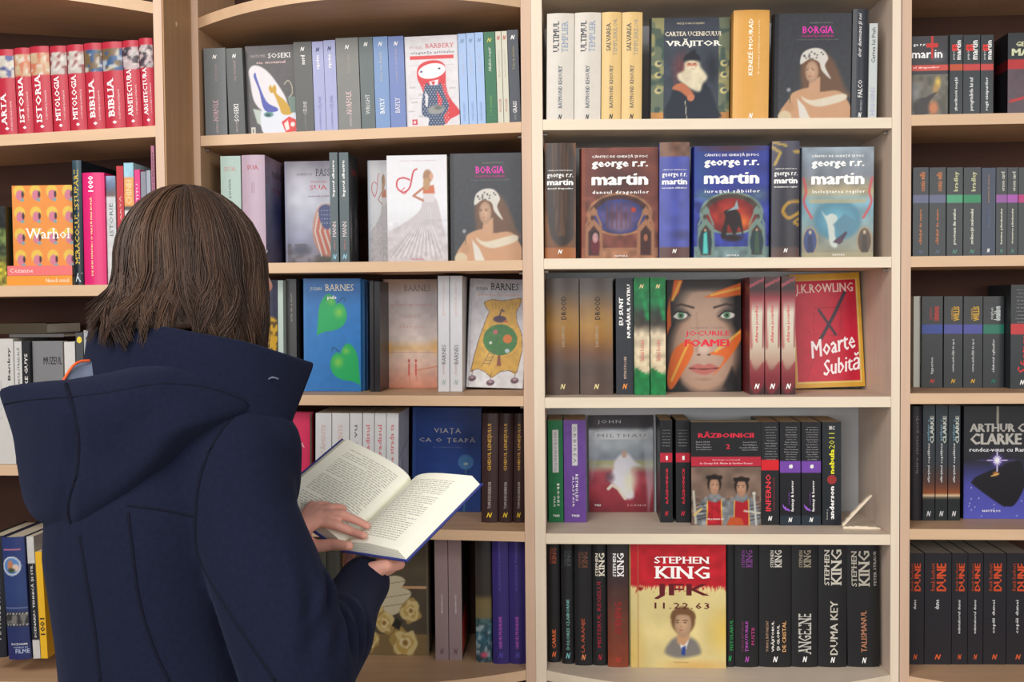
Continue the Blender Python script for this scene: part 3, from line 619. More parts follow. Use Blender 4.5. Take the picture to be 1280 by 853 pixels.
def a_knights(w, h):
    c = cv(w, h, (30, 30, 34)); c.noise(.05, 12); c.rect(0, .575, 1, .665, (196, 40, 62)); c.rect(0, 0, 1, .565, (128, 104, 90)); c.noise(.4, 9, 7, y1=.56)
    for x, y, t in ((.33, .38, 1), (.72, .36, -1)):
        c.poly([(x-.24, .0), (x-.22, .2), (x-.1, .28), (x+.1, .28), (x+.22, .2), (x+.24, .0)], (130, 132, 134), .02); c.noise(.3, 24, 3, y1=.28)
        for k in range(5): c.line([(x-t*.2-.07, .05+k*.035), (x-t*.2+.07, .07+k*.035)], .012, (64, 66, 72), .8)
        c.poly([(x-.12, .0), (x-.1, .24), (x+.02, .22), (x+.1, .25), (x+.12, .0)], (178, 28, 40), .015); c.line([(x-.11, .0), (x-.1, .24)], .01, (214, 172, 80)); c.line([(x+.11, .0), (x+.1, .25)], .01, (214, 172, 80))
        c.ell(x, .28, .1, .04, (136, 138, 140), .3); face(c, x, y, .1, (206, 158, 128), (36, 26, 22), .01*t)
        for k in range(6): c.ell(x-.09+k*.036, y+.085, .035, .025, (34, 24, 22), .4)
    c.line([(.03, .33), (.06, .02)], .02, (190, 186, 170)); c.line([(.9, .3), (.93, .0)], .018, (196, 196, 190)); c.ell(.9, .31, .03, .02, (206, 204, 190), .3); c.line([(.76, .14), (.98, .12)], .016, (206, 200, 180)); c.poly([(.5, .0), (.56, .08), (.72, .07), (.76, .0)], (196, 84, 40), .02); c.line([(.04, .1), (.14, .16)], .02, (220, 190, 120)); return c
def a_suit(w, h):
    c = cv(w, h, (236, 216, 150)); c.noise(.12, 6, 2); c.ell(0, .1, .2, .4, (222, 176, 80), 1, al=.6); c.ell(1, .3, .25, .25, (240, 196, 70), 1, al=.7); c.ell(.7, .02, .5, .06, (222, 160, 80), 1, al=.6)
    c.rect(0, .67, 1, 1, (198, 34, 46)); c.noise(.2, 14, 4, y0=.66)
    r = np.random.RandomState(5)
    for i in range(46): x = i/45; d = .015+.05*r.rand()*abs(math.sin(i*1.7)); c.poly([(x-.02, .69), (x+.02, .69), (x+.006*(r.rand()-.5), .67-d)], (198, 34, 46), .008)
    for i in range(20): c.ell(r.rand(), .6+.05*r.rand(), .008, .006, (180, 40, 40), .4)
    c.ell(.1, .64, .03, .02, (150, 30, 30), .3)
    c.poly([(.36, .12), (.4, .2), (.48, .25), (.62, .25), (.7, .21), (.74, .13), (.68, .1), (.5, .08)], (134, 128, 122), .04); c.poly([(.5, .22), (.56, .1), (.62, .25), (.58, .27)], (236, 236, 236), .01); c.poly([(.54, .17), (.58, .18), (.57, .1), (.53, .11)], (44, 72, 150), .01)
    c.poly([(.48, .26), (.49, .2), (.56, .18), (.62, .24), (.62, .3)], (206, 160, 120), .02)
    face(c, .55, .355, .125, (220, 178, 140), (120, 84, 54), -.02); c.poly([(.42, .4), (.44, .46), (.54, .49), (.66, .46), (.68, .4), (.6, .43), (.48, .43)], (124, 88, 58), .02)
    c.line([(.08, 0), (.08, 1)], .006, (176, 120, 70), .6); return c
def a_fire(w, h):
    c = cv(w, h, (64, 62, 66)); c.rect(0, 0, 1, .52, (110, 106, 96)); c.noise(.4, 8, 4, y1=.52); c.rect(0, .565, 1, .64, (214, 84, 74)); c.ell(.72, .42, .12, .1, (232, 196, 90), .8); c.ell(.66, .34, .12, .1, (190, 150, 90), .8)
    c.poly([(.1, .02), (.1, .2), (.4, .24), (.7, .3), (.5, .18), (.6, .06)], (66, 62, 62), .04); c.ell(.6, .1, .18, .12, (206, 130, 86), .6); c.ell(.1, .3, .2, .15, (150, 152, 156), .8, al=.7)
    c.ell(.7, .75, .3, .1, (150, 146, 160), 1, al=.5); c.rect(.53, .72, .59, 1, (210, 54, 44)); c.rect(.4, .86, .72, .91, (210, 54, 44)); return c
def a_swoosh(w, h):
    c = cv(w, h, (92, 74, 84), 40); c.noise(.08, 12); c.rect(0, .66, 1, 1, (40, 46, 50)); c.rect(0, .55, 1, .67, (190, 40, 44)); c.line([(.05, .15), (.5, .22), (1, .3)], .03, (206, 40, 40)); return c
def a_rock(w, h):
    c = cv(w, h, (30, 30, 36)); c.grad([(0, (86, 90, 190)), (.3, (78, 78, 168)), (.45, (50, 50, 96)), (.52, (34, 34, 44)), (1, (26, 26, 30))])
    r = np.random.RandomState(8)
    for i in range(26): c.ell(r.rand()*.9+.05, r.rand()*.26+.02, .01, .007, (220, 224, 250), .6)
    c.ell(.5, .52, .4, .015, (110, 80, 190), 1, al=.9); c.poly([(.13, .34), (.14, .3), (.52, .13), (.62, .11), (.74, .13), (.88, .3), (.86, .46), (.8, .52), (.66, .5), (.5, .46), (.2, .38)], (20, 18, 26), .02)
    c.ell(.46, .4, .06, .03, (214, 140, 60), .8); c.line([(.4, .38), (.5, .4)], .01, (240, 190, 110)); c.ell(.48, .52, .13, .08, (120, 80, 220), 1, al=.8)
    for k in range(6): a = k*PI/6; L = .14 if k % 3 == 0 else .06; c.line([(.48-L*math.cos(a), .52-L*math.sin(a)*.7), (.48+L*math.cos(a), .52+L*math.sin(a)*.7)], .01, (226, 216, 255))
    c.ell(.48, .52, .05, .035, (255, 255, 255), .7); c.rect(.47, .84, .5, 1, (160, 156, 140)); return c
def a_blobs(w, h):                       # plain stand-in for a pop-art cover: pink and yellow patches on orange
    c = cv(w, h, (240, 150, 70), 76)
    for i in range(4):
        for j in range(4): x, y = .12+i*.27, .08+j*.27; c.ell(x, y+.04, .1, .085, (236, 198, 84), .15); c.ell(x+.01, y-.01, .07, .07, (214, 128, 150), .15); c.ell(x+.05, y-.07, .035, .02, (120, 170, 176), .2); c.ell(x+.06, y, .025, .05, (70, 52, 60), .3)
    return c
def a_museum(w, h):
    c = cv(w, h, (132, 130, 132), 40); c.rect(.28, .3, .5, .62, (216, 212, 214), .6); c.rect(.78, .3, 1, .62, (206, 190, 196), .6)
    for i, k in enumerate(((80, 180, 90), (220, 200, 80), (220, 120, 60), (210, 60, 80), (110, 80, 170), (60, 120, 200))): c.rect(.16+i*.11, .2, .24+i*.11, .225, k)
    return c
# ----- spine prints
def sg(t, h, col, nx=9, ny=56): return Cv(nx, ny, t, h, col)
def vg(*st, nz=.12, sc=3):
    def f(t, h): c = sg(t, h, (0, 0, 0)); c.grad(list(st)); c.noise(nz, sc, 3); return c
    return f
def band(base, *bands):
    def f(t, h):
        c = sg(t, h, base, 5, 90); c.noise(.05, 3)
        for y0, y1, k in bands: c.rect(0, y0, 1, y1, k)
        return c
    return f
def s_redtop(k):
    def f(t, h):
        c = sg(t, h, (196, 46, 66), 12, 60); y0, y1 = .665, .925
        c.rect(0, y0, 1, y1, ((206, 196, 182), (206, 176, 142), (196, 186, 178), (120, 98, 70), (196, 176, 176))[k]); c.noise(.9, 4, 3+k, col=((70, 80, 140), (206, 120, 90), (140, 70, 70), (50, 90, 140), (60, 50, 60))[k], thr=.5, y0=y0, y1=y1)
        c.noise(.7, 5, 9+k, col=(226, 222, 214), thr=.62, y0=y0, y1=y1); return c
    return f
def s_curtain(t, h):
    c = sg(t, h, (120, 76, 44), 20, 70); c.noise(.3, 4); c.poly([(.08, 1), (.05, .5), (.2, .2), (.5, .11), (.85, .15), (.96, .3), (.9, 1)], (58, 46, 42), .08)
    for i in range(5): c.line([(.25+i*.13, 1), (.3+i*.1, .6), (.4+i*.06, .2)], .03, (132, 86, 50), .5)
    c.rect(0, 0, 1, .1, (176, 104, 48), .9); return c
def s_blue(t, h):
    c = sg(t, h, (76, 84, 170), 20, 70); c.noise(.15, 4); c.rect(0, .87, 1, 1, (120, 84, 66)); c.noise(.4, 5, 4, y0=.87); c.ell(.7, .2, .5, .06, (50, 52, 100), .8, al=.7); c.rect(0, 0, 1, .09, (96, 62, 56)); return c
def s_gold(t, h):
    c = sg(t, h, (58, 54, 62), 20, 70); c.grad([(0, (100, 70, 62)), (.08, (86, 66, 62)), (.1, (48, 46, 54)), (.6, (60, 58, 70)), (1, (80, 78, 96))])
    c.curve([(.95, .48), (.6, .47), (.4, .4), (.6, .34), (.95, .38)], .07, (186, 142, 50)); c.line([(.95, .33), (.8, .3), (.95, .28)], .05, (186, 142, 50)); c.line([(0, .95), (.3, .9), (.1, .8)], .06, (190, 160, 80)); c.line([(.05, .99), (.5, .96)], .05, (190, 160, 80)); c.ell(.9, .91, .2, .02, (190, 160, 80), .5); return c
def s_green(t, h):
    c = sg(t, h, (24, 128, 62), 12, 60); c.grad([(0, (22, 128, 64)), (.16, (24, 132, 64)), (.2, (214, 196, 160)), (.52, (226, 208, 176)), (.6, (70, 62, 54)), (.7, (54, 66, 56)), (.8, (30, 120, 70)), (1, (26, 120, 60))]); c.poly([(0, .24), (1, .16), (1, 0), (0, 0)], (22, 128, 64), .05)
    c.line([(.6, .85), (.9, .65)], .16, (30, 132, 74)); c.noise(.3, 4, 5); return c
def s_flame(t, h):
    c = sg(t, h, (200, 180, 160), 12, 60); c.grad([(0, (60, 34, 36)), (.14, (92, 40, 44)), (.26, (190, 150, 130)), (.45, (222, 208, 184)), (.7, (226, 216, 196)), (.82, (150, 60, 66)), (.9, (60, 44, 46)), (1, (92, 62, 62))]); c.poly([(0, .3), (.4, .2), (1, .28), (1, .1), (.4, .0), (0, .1)], (150, 40, 52), .1, .7)
    c.line([(.0, .92), (.6, .96), (1, .98)], .1, (206, 96, 110), .8); c.line([(0, .8), (.1, .4)], .12, (170, 70, 70), .7); c.line([(1, .8), (.92, .4)], .08, (150, 50, 60), .8); return c
def s_paint(t, h):
    c = sg(t, h, (52, 48, 46), 16, 60); c.grad([(0, (60, 78, 84)), (.2, (50, 92, 110)), (.34, (70, 96, 96)), (.36, (120, 108, 74)), (.5, (120, 104, 66)), (.54, (60, 54, 48)), (1, (50, 48, 50))]); c.noise(.7, 6, 4, y1=.34); c.noise(.7, 5, 6, col=(190, 196, 196), thr=.66, y1=.3); c.ell(.5, .06, .3, .03, (200, 80, 110), .6); return c
def s_film(t, h):
    c = sg(t, h, (42, 54, 104), 24, 110); c.grad([(0, (50, 50, 104)), (.3, (44, 58, 104)), (.55, (52, 74, 126)), (1, (48, 62, 118))], al=.8)
    c.rect(0, .27, 1, .39, (60, 58, 60)); c.noise(.9, 5, 4, col=(130, 126, 120), thr=.5, y0=.285, y1=.375)
    for i in range(7): c.rect(.06+i*.14, .372, .12+i*.14, .384, (200, 200, 200)); c.rect(.06+i*.14, .276, .12+i*.14, .288, (200, 200, 200))
    c.ell(.42, .765, .42, .08, (226, 226, 230), .05); c.ell(.42, .765, .37, .07, (96, 140, 200), .08); c.ell(.36, .77, .16, .05, (196, 130, 96), .3); c.ell(.6, .75, .18, .035, (226, 200, 180), .3); c.ell(.4, .73, .2, .025, (70, 80, 60), .4)
    c.rect(0, .42, 1, .425, (110, 120, 160)); c.rect(.05, .895, .85, .9, (200, 120, 150)); return c
def s_king(col):
    return vg((0, col), (1, tuple(v*.9 for v in col)), nz=.06)
# ================================================================= the books
S = spine_book; FB = face_book
WT = (244, 242, 238); EM = lambda z, col, s=.42, u=.5: ('N', u, z, s, .045, col, 'Bi', 'h')
# ---- left bookcase, upper row: red hardcovers
G = 'red hardcovers on the upper left shelf'
for x0, x1, yt, wd, k, z, L, which in ((-2, 20.8, 62, 'ARTA', 0, .3, .38, 'at the left edge of the picture'), (21.4, 41.2, 60, 'ISTORIA', 1, .4, .54, 'the left of its two copies'), (41.5, 65, 58, 'ISTORIA', 1, .4, .56, 'the right of its two copies'),
        (66, 86.8, 57.5, 'MITOLOGIA', 2, .39, .52, 'the left of its two copies'), (87.4, 108.2, 56, 'MITOLOGIA', 2, .39, .52, 'the right of its two copies'), (108.6, 130.8, 54, 'BIBLIA', 3, .36, .45, 'the left of its two copies'),
        (131.2, 156.3, 52.4, 'BIBLIA', 3, .36, .45, 'the right of its two copies'), (156.7, 177, 50.7, 'ARHITECTURA', 4, .4, .54, 'the left of its two copies'), (177.4, 194.4, 47.8, 'ARHITECTURA', 4, .4, .54, 'the right of its two copies')):
    S(1, 1, x0, x1, yt, (196, 46, 66), 'red hardcover lettered %s on its spine, %s' % (wd, which), group=G, tilt=-.03, spine=s_redtop(k), w=.16,
      text=[(wd, .36, z, L, .32, WT, 'sb'), (('O ISTORIE ILUSTRATĂ' if wd != 'ARTA' else 'ISTORIA VIZUALĂ A ARTEI'), .74, z-.08, .34, .11, (236, 200, 200)), ('♦', .5, .075, .22, .035, WT, 'sans', 'h')])
# ---- left bookcase, second row
S(1, 2, -12, 7.4, 258, (52, 60, 40), 'dark green and yellow picture-spined book at the left edge, beside the orange cover', spine=vg((0, (150, 140, 60)), (.2, (196, 180, 50)), (.4, (60, 70, 44)), (.7, (120, 140, 70)), (.74, (30, 34, 30)), (1, (34, 36, 36)), nz=.9, sc=5), hard=False)
b = B1
def flat_book(x0, x1, y0, y1, col, label, zprev, txt, tc, tx, v=.012, dp=.19, bay=1, row=2):
    u0, z0 = b.un(x0, y1, v); u1, z1 = b.un(x1, y0, v); z0 = zprev; root = empty('book', b.P((u0+u1)/2, v, z0), 0, label, 'book', 'books lying flat on the left bookcase')
    mb = MB(); t = z1-z0-.0004; W = u1-u0; g = .0012
    mb.box((-W/2, 0, 0), (W/2, dp, g), col); mb.box((-W/2, 0, t-g), (W/2, dp, t), col); mb.box((-W/2, -.0006, 0), (W/2, 0, t), col); link('cover', mb.mesh(), M['cover'], root)
    mb = MB(); mb.box((-W/2+.001, .0004, g+.0001), (W/2-.001, dp-.001, t-g-.0001), (222, 214, 196)); link('page_block', mb.mesh(), M['paper'], root)
    if txt:
        mb = MB(); put(mb, txt, 's', (tx*W, -.0011, t*.52), (1, 0, 0), (0, 0, 1), W*.36, t*.42, tc, (0, 0, 0)); link('lettering', mb.mesh(), M['ink'], root)
    return z0+t+.0004
zz = shz(1, 2, -.3)+.0004
zz = flat_book(9, 90.3, 344, 357.4, (246, 158, 52), 'orange book lying flat at the bottom of the small pile, under the salmon pink one', zz, 'Natură statică', (250, 236, 214), .28)
zz = flat_book(9.5, 90.3, 331.5, 344, (246, 120, 118), 'salmon pink book lying flat on the orange one under the patterned cover', zz, 'Cézanne', (250, 220, 214), -.28)
fb = FB(1, 2, 16, 91.5, 232, (240, 150, 70), 'orange cover with rows of pink and yellow patches standing on two flat books', v=.03, t=.012, yb=None, hard=False, matn='cover')
# re-seat it on top of the pile
h_ = b.un(50, 232, .03)[1]-zz
bpy.data.objects.remove(fb) if False else None
for ch in list(fb.children): bpy.data.objects.remove(ch)
fb.location = fb.location; u0 = b.un(16, 285, .03)[0]; u1 = b.un(91.4, 285, .03)[0]
fb.matrix_world = Matrix.Translation(b.P(u0, .03, zz+.0003)) @ Matrix.Translation((0, .006, 0)) @ Matrix.Rotation(-PI/2, 4, 'Z')
book('book', fb, .012, h_, u1-u0-.0005, (240, 150, 70), hard=False, front=a_blobs, ftext=[('Warhol', .58, .4, .74, .13, (250, 240, 230), 's')])
S(1, 2, 91.6, 103, 200.5, (26, 36, 44), 'tall glossy black book with a gold spine title, next to the orange patterned cover', text=[('MIRACOLUL ISTUPARII', .45, .545, .76, .5, (206, 176, 70), 'sb'), ('K', .55, .06, .8, .07, (200, 210, 214), 'i', 'h')], v=.004, w=.19, spine=vg((0, (26, 34, 40)), (.6, (30, 52, 62)), (1, (60, 84, 96))))
S(1, 2, 104, 131.5, 216, (232, 40, 118), 'thick hot pink book with a white title starting 1000 beside the black and gold spine', text=[('1000', .42, .9, .14, .24, (255, 235, 240), 'b'), ('DE IDEI PENTRU O VIAȚĂ MAI BUNĂ', .42, .43, .7, .13, (250, 226, 170), 'b')], w=.17, v=.006)
S(1, 2, 132.5, 145, 220, (206, 208, 212), 'pale grey spine topped by a blurred portrait, right of the thick pink book', spine=vg((0, (214, 212, 210)), (.8, (206, 208, 210)), (.82, (120, 96, 90)), (.9, (96, 110, 140)), (1, (150, 176, 206))), hard=False, text=[('ISTORIE', .5, .6, .3, .4, (90, 110, 110))])
S(1, 2, 146.5, 155.3, 207.5, (196, 44, 56), 'narrow red book between the pale grey and the light blue spines', hard=False, text=[('DESPRE ARTĂ', .5, .5, .5, .3, (240, 190, 180))])
S(1, 2, 155.8, 168, 203.5, (172, 206, 216), 'light blue spine with an orange label on the upper left shelf row behind her head', spine=vg((0, (220, 220, 214)), (.6, (214, 214, 210)), (.61, (80, 76, 70)), (.64, (90, 80, 70)), (.65, (236, 160, 84)), (.88, (240, 166, 96)), (.89, (160, 206, 222)), (1, (160, 206, 222))), hard=False, w=.17, text=[('CHINEI', .5, .76, .2, .6, (240, 200, 150), 'b')])
S(1, 2, 168.8, 176, 212, (226, 52, 130), 'slim magenta book right of the light blue and orange spine', hard=False, text=[('TITU', .5, .8, .15, .4, (250, 200, 220))])
S(1, 2, 176.8, 183.5, 214.5, (136, 138, 150), 'slim grey book right of the slim magenta one', hard=False)
S(1, 2, 184, 189.2, 213, (164, 168, 180), 'thin light grey book close to the bookcase side on the second left row', hard=False)
S(1, 2, 189.8, 194.2, 182, (176, 104, 132), 'tall dusty pink spine touching the side of the left bookcase', hard=False, text=[('MODERNISM', .5, .8, .3, .4, (60, 40, 50))])
# ---- left bookcase, third row
S(1, 3, -12, 18, 424, (214, 210, 204), 'white spine with small grey lettering at the left edge of the third row', text=[('Banksy', .82, .8, .26, .14, (60, 58, 58), 'b'), ('TIME', .3, .5, .36, .3, (190, 188, 186), 'b')], hard=False, v=.006)
S(1, 3, 18.6, 28.6, 427, (36, 38, 42), 'black and white spine right of the big white book in the third left row', spine=band((36, 38, 44), (.6, 1, (216, 212, 208))), hard=False, text=[('ARTA STRADALĂ', .5, .8, .3, .4, (40, 40, 40)), ('BLEK', .5, .3, .3, .5, (200, 200, 200))], v=.008)
S(1, 3, 29, 38.2, 427, (28, 28, 32), 'narrow black spine with red and white lettering in the third left row', text=[('AEL & BIKE GUYS', .5, .65, .5, .42, (226, 220, 216), 'b')], hard=False, v=.008)
FB(1, 3, 38.8, 80.5, 426, (132, 130, 132), 'grey cover lettered MUZEUL with a row of coloured squares', front=a_museum, ftext=[('MUZEUL', .66, .84, .6, .06, (36, 34, 36), 'b')], v=.02, t=.02, hard=False)
S(1, 3, 81.5, 95, 427.5, (222, 216, 210), 'plain white spine right of the grey MUZEUL cover', hard=False, v=.012)
S(1, 3, 96.2, 105.2, 416, (74, 74, 76), 'dark grey spine with a small round yellow badge', hard=False, v=.01, text=[('☻', .5, .945, .7, .05, (236, 206, 60), 'sans', 'h')])
S(1, 3, 106, 117, 413, (176, 176, 176), 'light grey spine beside her navy collar, last of the third left row', hard=False, v=.01, text=[('F', .4, .94, .3, .02, (40, 40, 40), 'sans', 'h')])
zt = b.un(40, 425.6, .01)[1]+.0012
ztop = b.un(40, 424.4, .008)[1]+.004
zt = flat_book(12, 80, 417.5, 424, (96, 92, 92), 'slim dark grey book lying flat on top of the third left row', ztop, '', WT, 0, v=.02, dp=.15)
zt = flat_book(-20, 58, 404, 417.5, (66, 54, 30), 'dark olive book lying flat on top of the grey one', zt, '', WT, 0, v=.05, dp=.15)
# ---- left bookcase, bottom row
Z[(1, 5)] = (B1.un(20, 832, 0.0)[1], 0)
S(1, 5, -14, 6, 640, (34, 36, 44), 'black spine with upright white lettering at the left edge of the bottom row', yb=822, text=[('MATISSE PAVAROTTI', .6, .5, .7, .3, (190, 188, 180))])
S(1, 5, 8.5, 36.5, 642, (44, 56, 106), 'thick navy spine with a round picture and a film strip', yb=825, tilt=-.035, spine=s_film, w=.2, text=[('DICȚIONAR', .56, .125, .72, .02, WT, 'b', 'h'), ('UNIVERSAL DE', .6, .1, .62, .014, (180, 190, 220), 'sans', 'h'), ('FILME', .68, .068, .6, .033, (190, 200, 226), 'sans', 'h')])
S(1, 5, 39.4, 48.5, 655, (206, 202, 198), 'narrow black and white spine between the navy film book and the yellow one', yb=824, tilt=-.035, spine=band((216, 212, 206), (.15, .78, (40, 40, 44))), hard=False, text=[('SCENARIU: TEHNICĂ ȘI STIL', .5, .47, .6, .5, (220, 216, 210), 'b')], w=.16)
S(1, 5, 49.5, 58, 690, (246, 190, 44), 'yellow spine lettered 1000 half hidden by her coat', yb=824, tilt=-.035, hard=False, text=[('1001', .5, .3, .16, .7, (60, 50, 40), 'b')], w=.16)
# ---- middle bookcase, top row
GR = (118, 118, 118)
S(2, 1, 255.8, 283.3, 60, (112, 116, 118), 'grey paperback first from the left on the reader\'s bookcase top row', hard=False, tilt=-.008, text=[EM(.9, WT, .2), ('dicționarul lui lemprière', .56, .72, .2, .22, (170, 150, 150)), ('LAWRENCE', .55, .1, .14, .1, (190, 170, 170)), ('NORFOLK', .5, .29, .24, .24, (214, 170, 176), 's')])
S(2, 1, 285.4, 305.8, 60, (88, 92, 92), 'dark grey paperback touching the left side of the cat cover', hard=False, text=[EM(.91, WT, .26), ('eu, motanul', .5, .74, .23, .2, (180, 150, 150)), ('NATSUME', .5, .1, .12, .12, (190, 170, 170)), ('SOSEKI', .5, .26, .2, .28, WT, 's')])
FB(2, 1, 308.6, 370.2, 56, (84, 80, 82), 'dark grey cover with a yellow cat by a white armchair', front=a_cat, t=.03, v=.03, hard=False, tilt=-.02, ftext=[('NATSUME', .26, .885, .3, .03, (170, 160, 160), 's'), ('SOSEKI', .7, .885, .46, .055, WT, 's'), ('eu, motanul', .52, .81, .6, .035, (214, 180, 180), 'b')])
S(2, 1, 369.8, 392.3, 52, (88, 88, 86), 'dark grey paperback touching the right side of the cat cover', hard=False, text=[EM(.92, WT, .24), ('nord', .5, .8, .1, .24, WT, 'b'), ('LOUIS-FERDINAND', .52, .12, .18, .1, (150, 150, 150)), ('CÉLINE', .5, .27, .14, .24, (206, 200, 200), 's')])
for x0, x1, yt, q in ((392.8, 407, 51.6, 'left'), (407.2, 422, 50, 'right')):
    S(2, 1, x0, x1, yt, (168, 172, 214), '%s one of two slim lavender paperbacks on the top row' % q, group='lavender paperbacks', hard=False, text=[EM(.91, (60, 64, 110), .34), ('rigodon', .5, .77, .15, .34, WT, 'b'), ('LOUIS-FERDINAND', .52, .12, .2, .16, (130, 134, 180)), ('CÉLINE', .5, .31, .16, .3, (120, 124, 170), 's')])
S(2, 1, 422.5, 450.7, 47, (126, 126, 122), 'wide grey paperback right of the two lavender ones', hard=False, text=[EM(.9, WT, .2), ('dicționarul lui lemprière', .56, .72, .2, .22, (176, 170, 160)), ('LAWRENCE', .55, .11, .14, .1, (206, 190, 190)), ('NORFOLK', .5, .3, .25, .24, (226, 196, 196), 's')])
S(2, 1, 451.4, 468.8, 46, (92, 104, 104), 'slate grey-green paperback left of the two blue ones', hard=False, text=[EM(.92, WT, .3), ('glasul păsărilor', .5, .7, .25, .16, (120, 130, 130)), ('WRIGHT', .5, .27, .22, .3, (206, 206, 206), 's')])
S(2, 1, 469.2, 487.5, 45.5, (120, 152, 200), 'lighter blue paperback of the pair left of the red-haired woman cover', hard=False, text=[EM(.92, WT, .3), ('fiica lui Bayly', .5, .68, .32, .18, (190, 190, 170)), ('BAYLY', .48, .25, .17, .3, WT, 's')])
S(2, 1, 487.9, 507.3, 45, (110, 132, 190), 'darker blue paperback of the pair left of the red-haired woman cover', hard=False, text=[EM(.92, WT, .3), ('nopțile de la Madrid', .5, .68, .36, .18, (180, 170, 190)), ('BAYLY', .48, .25, .17, .3, (230, 220, 220), 's')])
FB(2, 1, 508.2, 574.8, 44, (226, 222, 224), 'white cover with a red-haired woman holding a cat', front=a_redlady, t=.03, v=.02, hard=False, tilt=-.02, ftext=[('MURIEL', .22, .875, .26, .03, (190, 160, 160), 's'), ('BARBERY', .66, .89, .54, .05, (196, 90, 96), 's'), ('eleganța ariciului', .52, .815, .82, .04, (90, 96, 110))])
for i, (x0, x1) in enumerate(((575.2, 585.5), (585.8, 596), (596.3, 606.9))):
    S(2, 1, x0, x1, 41.8-i*.8, (166, 194, 236), '%s of the three thin pale blue paperbacks on the top row' % ('leftmost', 'middle one', 'rightmost')[i], group='thin pale blue paperbacks', hard=False, text=[EM(.92, (130, 150, 180), .5), ('eleganța ariciului', .5, .66, .22, .4, (196, 196, 206)), ('MURIEL BARBERY', .5, .15, .2, .26, (140, 160, 200))])
S(2, 1, 607.4, 621.6, 39.5, (42, 112, 76), 'green paperback right of the pale blue ones', hard=False, text=[EM(.91, (200, 190, 90), .42), ('Păsările nopții', .5, .7, .26, .32, (220, 226, 210), 'i'), ('J. M. BARRIE', .5, .2, .22, .26, (110, 160, 90))])
for i, (x0, x1) in enumerate(((622, 629.3), (629.6, 636.7))):
    S(2, 1, x0, x1, 39-i*.5, (216, 212, 192), '%s of two thin cream paperbacks near the right end of the top row' % ('left', 'right')[i], group='thin cream paperbacks', hard=False, text=[EM(.93, (190, 90, 80), .55), ('povestiri', .5, .65, .28, .3, (170, 170, 150)), ('MULLER', .5, .2, .14, .35, (180, 110, 100))])
S(2, 1, 637, 650.6, 37, (74, 78, 88), 'dark grey paperback at the right end of the reader\'s top row', hard=False, text=[EM(.92, WT, .4), ('Toba de tinichea', .5, .7, .25, .2, (170, 160, 110)), ('GÜNTER', .5, .06, .06, .2, (160, 160, 160)), ('GRASS', .5, .17, .13, .36, WT, 's')])
# ---- middle bookcase, second row
S(2, 2, 276.3, 301.6, 195, (176, 198, 188), 'pale green spine lettered SUA above her head', hard=False, text=[('SUA', .48, .88, .6, .04, (196, 140, 140), 's', 'h'), ('42 paralela', .45, .66, .25, .16, (90, 100, 96))], w=.15)
S(2, 2, 302.7, 331.8, 194, (196, 172, 188), 'pink spine lettered SUA with its dusky cover turned to the right', text=[('SUA', .5, .885, .5, .04, (180, 70, 70), 's', 'h'), ('I I', .5, .7, .1, .1, (150, 120, 140), 'sans', 'h')], w=.145,
  front=lambda w, h: (lambda c: (c.grad([(0, (110, 100, 130)), (.5, (60, 66, 110)), (1, (176, 150, 168))]), c.noise(.2, 6), c)[-1])(cv(w, h, (120, 110, 130), 30)), ftext=[('PASSOS', .6, .85, .5, .06, (60, 50, 60), 's'), ('SUA', .6, .7, .4, .05, (120, 50, 60), 's')])
FB(2, 2, 355, 425, 201, (190, 190, 200), 'misty cover with a striped flag lettered SUA', front=a_flag, t=.034, v=.11, ftext=[('JOHN DOS', .36, .87, .28, .03, (90, 90, 100), 's'), ('PASSOS', .78, .89, .42, .07, (60, 60, 76), 's'), ('TRILOGIA', .62, .8, .3, .02, (180, 90, 90)), ('SUA', .62, .745, .32, .045, (190, 50, 56), 's'), ('marele plan', .62, .66, .4, .025, (110, 80, 90), 'i')])
for i, (x0, x1) in enumerate(((409.8, 422.6), (424.2, 436.2))):
    kw = dict(front=lambda w, h: (lambda c: (c.noise(.2, 8), c.ell(.2, .3, .12, .25, (150, 150, 150), .6), c.ell(.7, .3, .2, .3, (110, 112, 114), .7), c.noise(.5, 12, 4, y1=.5), c)[-1])(cv(w, h, (58, 62, 64), 36)), ftext=[('MANN', .55, .84, .5, .05, (170, 60, 60), 's')]) if i else {}
    S(2, 2, x0, x1, 190.5, (82, 96, 100), '%s of two slate spines beside the flag cover' % ('left', 'right')[i], group='slate paperbacks', hard=False, w=.095, text=[EM(.05, (150, 200, 220), .5), ('îngerul albastru', .5, .76, .33, .36, WT, 'b'), ('HEINRICH', .5, .16, .09, .2, (190, 130, 130)), ('MANN', .5, .3, .14, .42, (226, 206, 206), 's')], **kw)
FB(2, 2, 459, 489, 200, (214, 216, 222), 'second bride cover, half hidden behind the front one', front=lambda w, h: a_bride(w, h, 1), t=.02, v=.09, ftext=[])
FB(2, 2, 483.5, 559.3, 193.5, (236, 236, 240), 'white cover with a bride in a spreading gown', front=a_bride, t=.028, v=.04, hard=False, ftext=[('PHILIPPA GREGORY PREZINTĂ', .52, .95, .6, .012, (190, 160, 170)), ('NEMIRA', .5, .025, .22, .016, (190, 60, 70), 'w')])
LB = [('VALERIA MONTALDI', .6, .91, .3, .012, (130, 130, 130)), ('BORGIA', .56, .845, .41, .065, (220, 50, 170), 'sb'), ('POVESTEA FAMILIEI', .56, .785, .41, .02, (170, 40, 120), 'b'), ('ROMAN DESPRE DRAGOSTE ȘI PUTERE', .56, .75, .54, .012, (120, 120, 120))]
FB(2, 2, 561.6, 652, 191, (48, 50, 56), 'charcoal cover with a scarfed woman on the reader\'s bookcase beside the bride cover', front=a_lady, t=.034, v=.045, ftext=LB)
